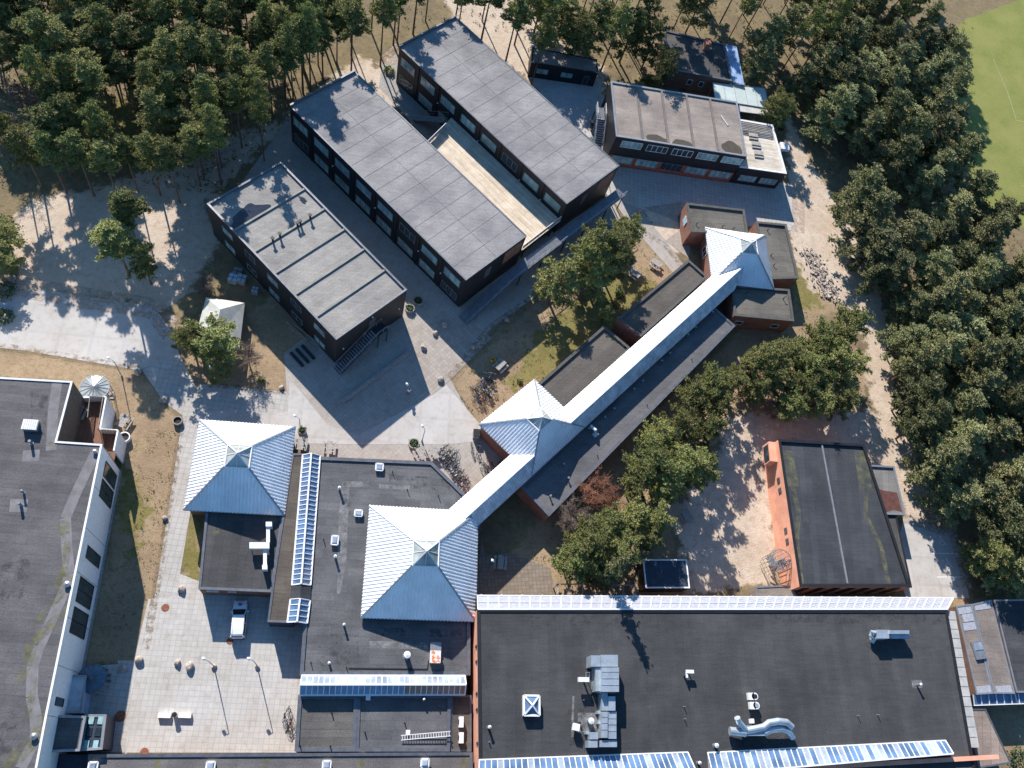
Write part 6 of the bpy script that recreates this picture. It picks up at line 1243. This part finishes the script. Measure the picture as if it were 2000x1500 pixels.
LIT = [([(22, 395), (70, 370), (80, 560), (172, 590), (230, 610), (232, 690), (20, 660)], 0), ([(115, 360), (150, 370), (148, 560), (100, 560)], 0), ([(285, 400), (335, 400), (350, 560), (295, 560)], 0),
       ([(690, 150), (1030, 462), (910, 546), (690, 330)], 7.6), ([(892, 60), (1209, 322), (1109, 399), (850, 170)], 7.6), ([(560, 330), (793, 561), (655, 662), (480, 450)], 7.4), ([(1200, 190), (1300, 190), (1459, 240), (1459, 306), (1204, 265)], 7),
       ([(1040, 95), (1080, 100), (1080, 130), (1038, 122)], 3.3), ([(1470, 240), (1540, 240), (1542, 342), (1470, 330)], 3.7), ([(1555, 330), (1610, 330), (1660, 420), (1700, 600), (1715, 720), (1680, 700), (1600, 600), (1556, 470)], 0),
       ([(1480, 440), (1536, 440), (1560, 545), (1497, 545)], 3.5), ([(1775, 1030), (1835, 1050), (1880, 1160), (1780, 1160)], 0), ([(1525, 920), (1640, 900), (1700, 960), (1778, 1145), (1563, 1145)], 4.8), ([(1400, 1090), (1470, 1060), (1520, 1100), (1510, 1160), (1400, 1160)], 0), ([(1440, 870), (1490, 850), (1510, 1000), (1490, 1050)], 0),
       ([(1900, 150), (1950, 140), (1990, 300), (1990, 380), (1900, 260)], 0), ([(1250, 470), (1340, 520), (1290, 570), (1230, 560)], 0), ([(1040, 650), (1090, 660), (1090, 720), (1040, 720)], 0), ([(950, 1180), (1850, 1190), (1890, 1450), (950, 1450)], 6.6)]
LITW = [([W2(*p, z) for p in P_], z) for P_, z in LIT]
def shades_lit(q, h_, r):
    n_ = 0
    for P_, z in LITW:
        for f in (.6, .78, .95):
            if h_*f <= z: continue
            c = (q[0]+SHV.x*(h_*f-z), q[1]+SHV.y*(h_*f-z))
            for dx in (-r, 0, r):
                if in_poly((c[0]+dx, c[1]), P_): return True
    return False
def wood(px, hc, lib, spacing, label, group, hr=(.85, 1.12), ws=(.85, 1.15), marg=.6, avoid_paved=True, maxn=999):
    poly = [W2(*q, hc) for q in px]; x0, x1 = min(p[0] for p in poly), max(p[0] for p in poly); y0, y1 = min(p[1] for p in poly), max(p[1] for p in poly); n = 0
    for _ in range(14000):
        if n >= maxn: break
        q = (rr.uniform(x0, x1), rr.uniform(y0, y1))
        if not in_poly(q, poly) or blocked(q, marg): continue
        if avoid_paved and any(in_poly(q, pp) for pp in PAVED): continue
        if any((q[0]-p[0])**2+(q[1]-p[1])**2 < spacing**2 for p in PLACED): continue
        h_ = rr.uniform(*hr)
        if shades_lit(q, h_*(17 if lib[0] is TALL[0] else 12.5), 1.3): continue
        plant(lib, q, label, group, h_, rr.uniform(*ws)); n += 1
    return n
# upper-left pine wood and the trees just beyond the top edge
n = {}
n['tl'] = wood([(-60, -60), (330, -60), (330, 230), (270, 250), (200, 250), (130, 240), (60, 240), (-60, 250)], 11, TALL, 2.75, 'slender tall pine with bare trunk in the dense upper-left wood', 'tall pines of the upper-left wood', hr=(.62, .9), ws=(.9, 1.25))
n['tl2'] = wood([(330, -60), (690, -60), (690, 30), (600, 60), (540, 100), (480, 160), (430, 200), (380, 250), (330, 250)], 12, TALL, 3.0, 'slender tall pine at the open wood edge just north-west of the black blocks', 'tall pines at the wood edge by the black blocks', marg=4, hr=(.65, .92), ws=(.85, 1.2))
n['top'] = wood([(690, -90), (1050, -90), (1050, 20), (960, -10), (760, 0), (700, 30)], 13, TALL, 4.2, 'slender tall pine along the top edge north of the longest block', 'pines along the top edge', marg=3, hr=(.7, .95), ws=(.9, 1.2))
n['top2'] = wood([(1050, -90), (1330, -90), (1330, 30), (1290, 70), (1270, 120), (1200, 80), (1060, 60)], 12, TALL+FULL, 4.2, 'green pine among the dense group behind the black cabin', 'pines behind the black cabin', marg=1.5)
n['top3'] = wood([(1330, -90), (1900, -90), (1880, 10), (1560, 60), (1500, 100), (1440, 60), (1330, 30)], 11, DARK+TALL, 5.0, 'dark pine in the top right wood north of the brick house', 'dark pines north of the brick house', marg=1.5)
right = [(1530, 60), (1600, 40), (1880, 20), (1882, 110), (1870, 180), (1895, 240), (1925, 300), (1950, 370), (2020, 430), (2080, 1130), (1960, 1110), (1895, 1060), (1880, 990), (1835, 930), (1815, 850), (1802, 760), (1788, 640), (1768, 540), (1745, 450), (1700, 370), (1640, 310), (1600, 240), (1560, 160)]
n['r1'] = wood([q for q in right if q[1] <= 450]+[(2060, 520), (1760, 520)], 9, DARK, 4.8, 'bushy dark pine in the northern half of the dense right-hand wood', 'dark pines in the north of the right-hand wood', hr=(.75, 1.1), ws=(1.1, 1.45))
n['r2'] = wood([(1772, 510), (2080, 480), (2080, 1130), (1960, 1110), (1895, 1060), (1880, 990), (1835, 930), (1815, 850), (1802, 760), (1788, 640)], 9, DARK, 4.7, 'bushy dark pine in the southern half of the dense right-hand wood', 'dark pines in the south of the right-hand wood', hr=(.75, 1.1), ws=(1.0, 1.35))


# middle grove: one by one from the photo (crown centre, height, crown half width)
def at_crown(px, h_): return W2(*px, h_*.6)
GR = [((1655, 635), 12, 1.25), ((1600, 660), 11, 1.1), ((1625, 700), 11, 1.2), ((1580, 715), 10, 1.1), ((1660, 720), 11, 1.0), ((1540, 690), 9, 1.0), ((1500, 700), 10, 1.2), ((1465, 715), 9, .9), ((1560, 760), 9, .9), ((1430, 745), 9, .95), ((1390, 750), 10, 1.1), ((1355, 775), 10, 1.1),
      ((1400, 790), 9, 1.0), ((1330, 835), 10, 1.1), ((1385, 840), 10, .95), ((1290, 850), 9, .9), ((1270, 900), 11, 1.2), ((1305, 920), 11, 1.1), ((1345, 905), 11, 1.15), ((1250, 940), 10, 1.0), ((1300, 960), 9, .9), ((1370, 920), 10, .9), ((1150, 1060), 10, 1.15), ((1190, 1030), 10, 1.1), ((1240, 1015), 10, 1.05), ((1285, 1010), 9, .9), ((1120, 1095), 9, 1.0), ((1210, 1070), 10, 1.15), ((1265, 1050), 9, .9), ((1160, 1110), 8, .8), ((1640, 670), 10, 1.0), ((1600, 785), 9, 1.0), ((1650, 785), 9, .9), ((1545, 790), 8, .9), ((1480, 760), 8, .9), ((1590, 740), 10, 1.0), ((1520, 740), 9, .9)]
for px, h_, wsc in GR:
    q = at_crown(px, h_)
    if blocked(q, .3): q = (q[0]+.8, q[1]-1.0)
    lb = 'pine in the grove strung out between the long wing and the gym' if px[1] < 1000 else 'pine in the clump between the reddish shrub and the black shed'
    plant(FULL, q, lb, 'pines of the middle grove' if px[1] < 1000 else 'pines of the clump by the black shed', h_*.9/12, wsc*.85)
plant(SPR, W2(1172, 1128, 3), 'pointed spruce whose sharp shadow falls across the great hall roof', None, 1.05, .8)
for px, h_, wsc, lb in [((1095, 545), 10, 1.15, 'round pine on the left of the courtyard lawn'), ((1175, 480), 11, 1.1, 'big pine in the middle of the courtyard group'), ((1140, 500), 10, .8, 'pine squeezed between the round one and the big one in the courtyard'), ((1205, 500), 10, .85, 'darker courtyard pine beside the picnic tables'), ((1170, 540), 8, .8, 'lower courtyard pine leaning over the shaded picnic table'), ((1228, 450), 8, .8, 'crooked pine growing from the brick ring'), ((1185, 612), 6, .45, 'slim young pine between the two flat wings'),
                       ((245, 415), 13, .85, 'tall pine standing forward of the upper-left wood, the one nearest its clearing'), ((225, 470), 12, .95, 'broad tall pine standing alone in the sandy clearing'), ((275, 500), 10, .7, 'smaller pine right of the broad one in the sandy clearing'), ((420, 650), 8, 1.0, 'leaning pine spreading over the gabled hut'), ((370, 655), 7, .7, 'thin pale pine left of the gabled hut'), ((422, 715), 5, .55, 'small young pine south of the gabled hut'),
                       ((2, 500), 5, .7, 'dark shrubby pine cut by the left edge'), ((5, 455), 5, .7, 'second shrubby pine at the left edge, above the other'), ((1296, 130), 11, .85, 'light green pine in front of the brick house'), ((1515, 195), 9, .6, 'thin pine beside the pale sheet roof'), ((1535, 215), 9, .6, 'thin pine at the bend of the dirt track'), ((1935, 1085), 9, .9, 'dark pine above the white garden wall'), ((1975, 1110), 9, .9, 'dark pine at the right edge above the white garden wall')]:
    q = W2(*px, h_*.7); lib = TALL if h_ > 11.5 and px[0] < 1400 else FULL; base = 17 if lib is TALL else 12
    if blocked(q, .2): q = (q[0], q[1]-.8)
    plant(lib, q, lb, None, h_/base, wsc*(1.35 if lib is TALL else 1.1))
for i, (px, h_) in enumerate([((150, 300), 13), ((95, 300), 12), ((45, 290), 12), ((205, 315), 13), ((330, 315), 13), ((375, 290), 12), ((290, 300), 13), ((245, 300), 12), ((10, 260), 12)]):
    plant(TALL, W2(*px, h_*.7), 'slim pine in the front row of the upper-left wood, facing the sandy clearing', 'front row of pines at the clearing', h_/17, .95)
# trees whose shadows lie on the black blocks' roofs
def caster(px, zr_, h_, lb, lib=None, wsc=1.0):
    q = Vector(W2(*px, zr_)); q = q-SHV*(h_*.8-zr_); 
    if not blocked(tuple(q), .8): plant(lib or TALL, tuple(q), lb, None, h_/17, wsc)
caster((640, 210), 7.6, 17, 'tall pine whose shadow falls on the middle block roof'); caster((600, 230), 7.6, 16, 'tall pine left of the one shading the middle block roof'); caster((820, 105), 7.6, 17, 'tall pine shading the tip of the northernmost block roof'); caster((545, 365), 7.4, 17, 'tall pine shading the ribbed roof of the shorter block', wsc=.8); caster((450, 400), 7.4, 16, 'tall pine at the west corner of the shorter block')
caster((170, 500), 0, 16, 'tall pine shading the middle of the sandy clearing'); 
for px, k, s, lb in (((1160, 965), 1, 1.0, 'reddish bare shrub at the south-west end of the long wing'), ((1115, 1010), 0, 1.0, 'grey bare shrub below the reddish one'), ((1190, 985), 1, .7, 'small reddish bare shrub right of the big one'), ((485, 700), 0, .75, 'grey bare shrub beside the path under the shorter block'), ((1120, 570), 0, .6, 'grey bare bush between the courtyard pines'), ((1455, 740), 0, .8, 'grey bare tree in the middle grove'), ((40, 275), 0, 1.1, 'bare brownish tree at the open left edge of the wood'), ((150, 290), 0, 1.0, 'bare brownish tree at the north side of the sandy clearing'), ((60, 190), 0, 1.3, 'bare brownish tree at the left in the pine wood'), ((330, 280), 0, 1.1, 'bare brownish tree at the edge of the upper-left wood'), ((400, 560), 0, .6, 'bare brushwood behind the gabled hut'), ((1330, 970), 0, .5, 'bare bush by the sandy yard'), ((1510, 800), 0, .8, 'bare tree behind the gym')):
    q = W2(*px, 2.5*s)
    if blocked(q, .2): q = (q[0]+1, q[1]-1)
    plant(TW, q, lb, None, s, s, k)
def shrub(px, r, lb, seed, m=None, h_=1.0):
    rs = random.Random(seed); q = W2(*px); V = MB()
    for _ in range(int(260*r)):
        d = Vector((rs.gauss(0, 1), rs.gauss(0, 1), abs(rs.gauss(0, 1)))).normalized()*r*rs.uniform(.5, 1); d.z *= h_; c = Vector((*q, 0))+d; e = Vector((rs.gauss(0, 1), rs.gauss(0, 1), rs.gauss(0, 1))).normalized()*.16; f = e.cross(Vector((rs.gauss(0, 1), rs.gauss(0, 1), rs.gauss(0, 1)))).normalized()*.1
        V.poly([c-e, c+f, c+e, c-f])
    V.keep = True; tag(obj('shrub', V, m or M['grn']), lb, 'shrub')
for i, (px, r, lb) in enumerate([((1210, 575), .9, 'low green shrub on the yellow lawn near the wing'), ((1195, 600), 1.2, 'dark green shrub at the north end of the first flat wing'), ((1150, 480), 1.0, 'shrub under the courtyard pines'), ((510, 745), .5, 'small round shrub by the path below the bare bush'), ((10, 570), 1.6, 'brown-green shrub at the left edge above the asphalt'), ((8, 440), 1.6, 'shrub at the left edge beside the sandy clearing'), ((10, 620), 1.3, 'reddish shrub at the left edge on the asphalt side'), ((1015, 745), .5, 'tiny green bush at the lower corner of the shaded lawn'), ((1335, 172), 1.1, 'shrub against the south wall of the brown brick house'), ((1380, 180), .9, 'second shrub against the south wall of the brown brick house'), ((1990, 1488), 2.0, 'green shrub in the bottom right corner'), ((1575, 215), 1.0, 'shrub by the start of the dirt track'), ((1523, 250), .8, 'shrub between the terrace and the dirt track'), ((760, 140), 1.0, 'shrub at the north-west end of the northernmost block')]):
    shrub(px, r, lb, 900+i, M['pine'] if i % 2 else M['grn'])
# heather, moss cushions and litter on the wood floor: nobody could count it
V = MB(); rs = random.Random(77)
def litter(px, n, s):
    poly = [W2(*q) for q in px]; x0, x1 = min(p[0] for p in poly), max(p[0] for p in poly); y0, y1 = min(p[1] for p in poly), max(p[1] for p in poly)
    for _ in range(n):
        q = (rs.uniform(x0, x1), rs.uniform(y0, y1))
        if not in_poly(q, poly) or any(in_poly(q, p) for p in PAVED) or any(in_poly(q, p) for p in FOOT): continue
        for _ in range(4):
            c = Vector((*q, .06))+Vector((rs.gauss(0, .2), rs.gauss(0, .2), rs.random()*.2)); e = Vector((rs.gauss(0, 1), rs.gauss(0, 1), rs.gauss(0, .6))).normalized()*s*rs.uniform(.5, 1.2); f = e.cross(Vector((0, 0, 1))).normalized()*s*.4 if abs(e.z) < .95*s else Vector((s, 0, 0)); V.poly([c-e, c+f, c+e, c-f])
litter([(-40, -60), (700, -60), (560, 230), (420, 380), (60, 340), (-40, 380)], 4200, .2); litter([(700, -60), (1900, -60), (1540, 220), (1180, 160), (1000, 60), (760, 60)], 2600, .2); litter([(1560, 220), (1900, 30), (1900, 400), (2040, 500), (2040, 1150), (1900, 1120), (1780, 880), (1740, 600)], 3000, .2)
litter([(880, 745), (1060, 575), (1230, 440), (1345, 525), (1215, 620), (1050, 750), (935, 830)], 700, .14); litter([(1000, 1080), (1330, 760), (1560, 600), (1700, 700), (1430, 830), (1300, 960), (1330, 1160)], 1200, .16); litter([(210, 870), (355, 830), (300, 1160), (200, 1280)], 300, .12)
V.keep = True; tag(obj('ground_cover', V, foliage('undergrowth', (.11, .10, .045), (.17, .14, .07), (.13, .09, .055))), kind='stuff')
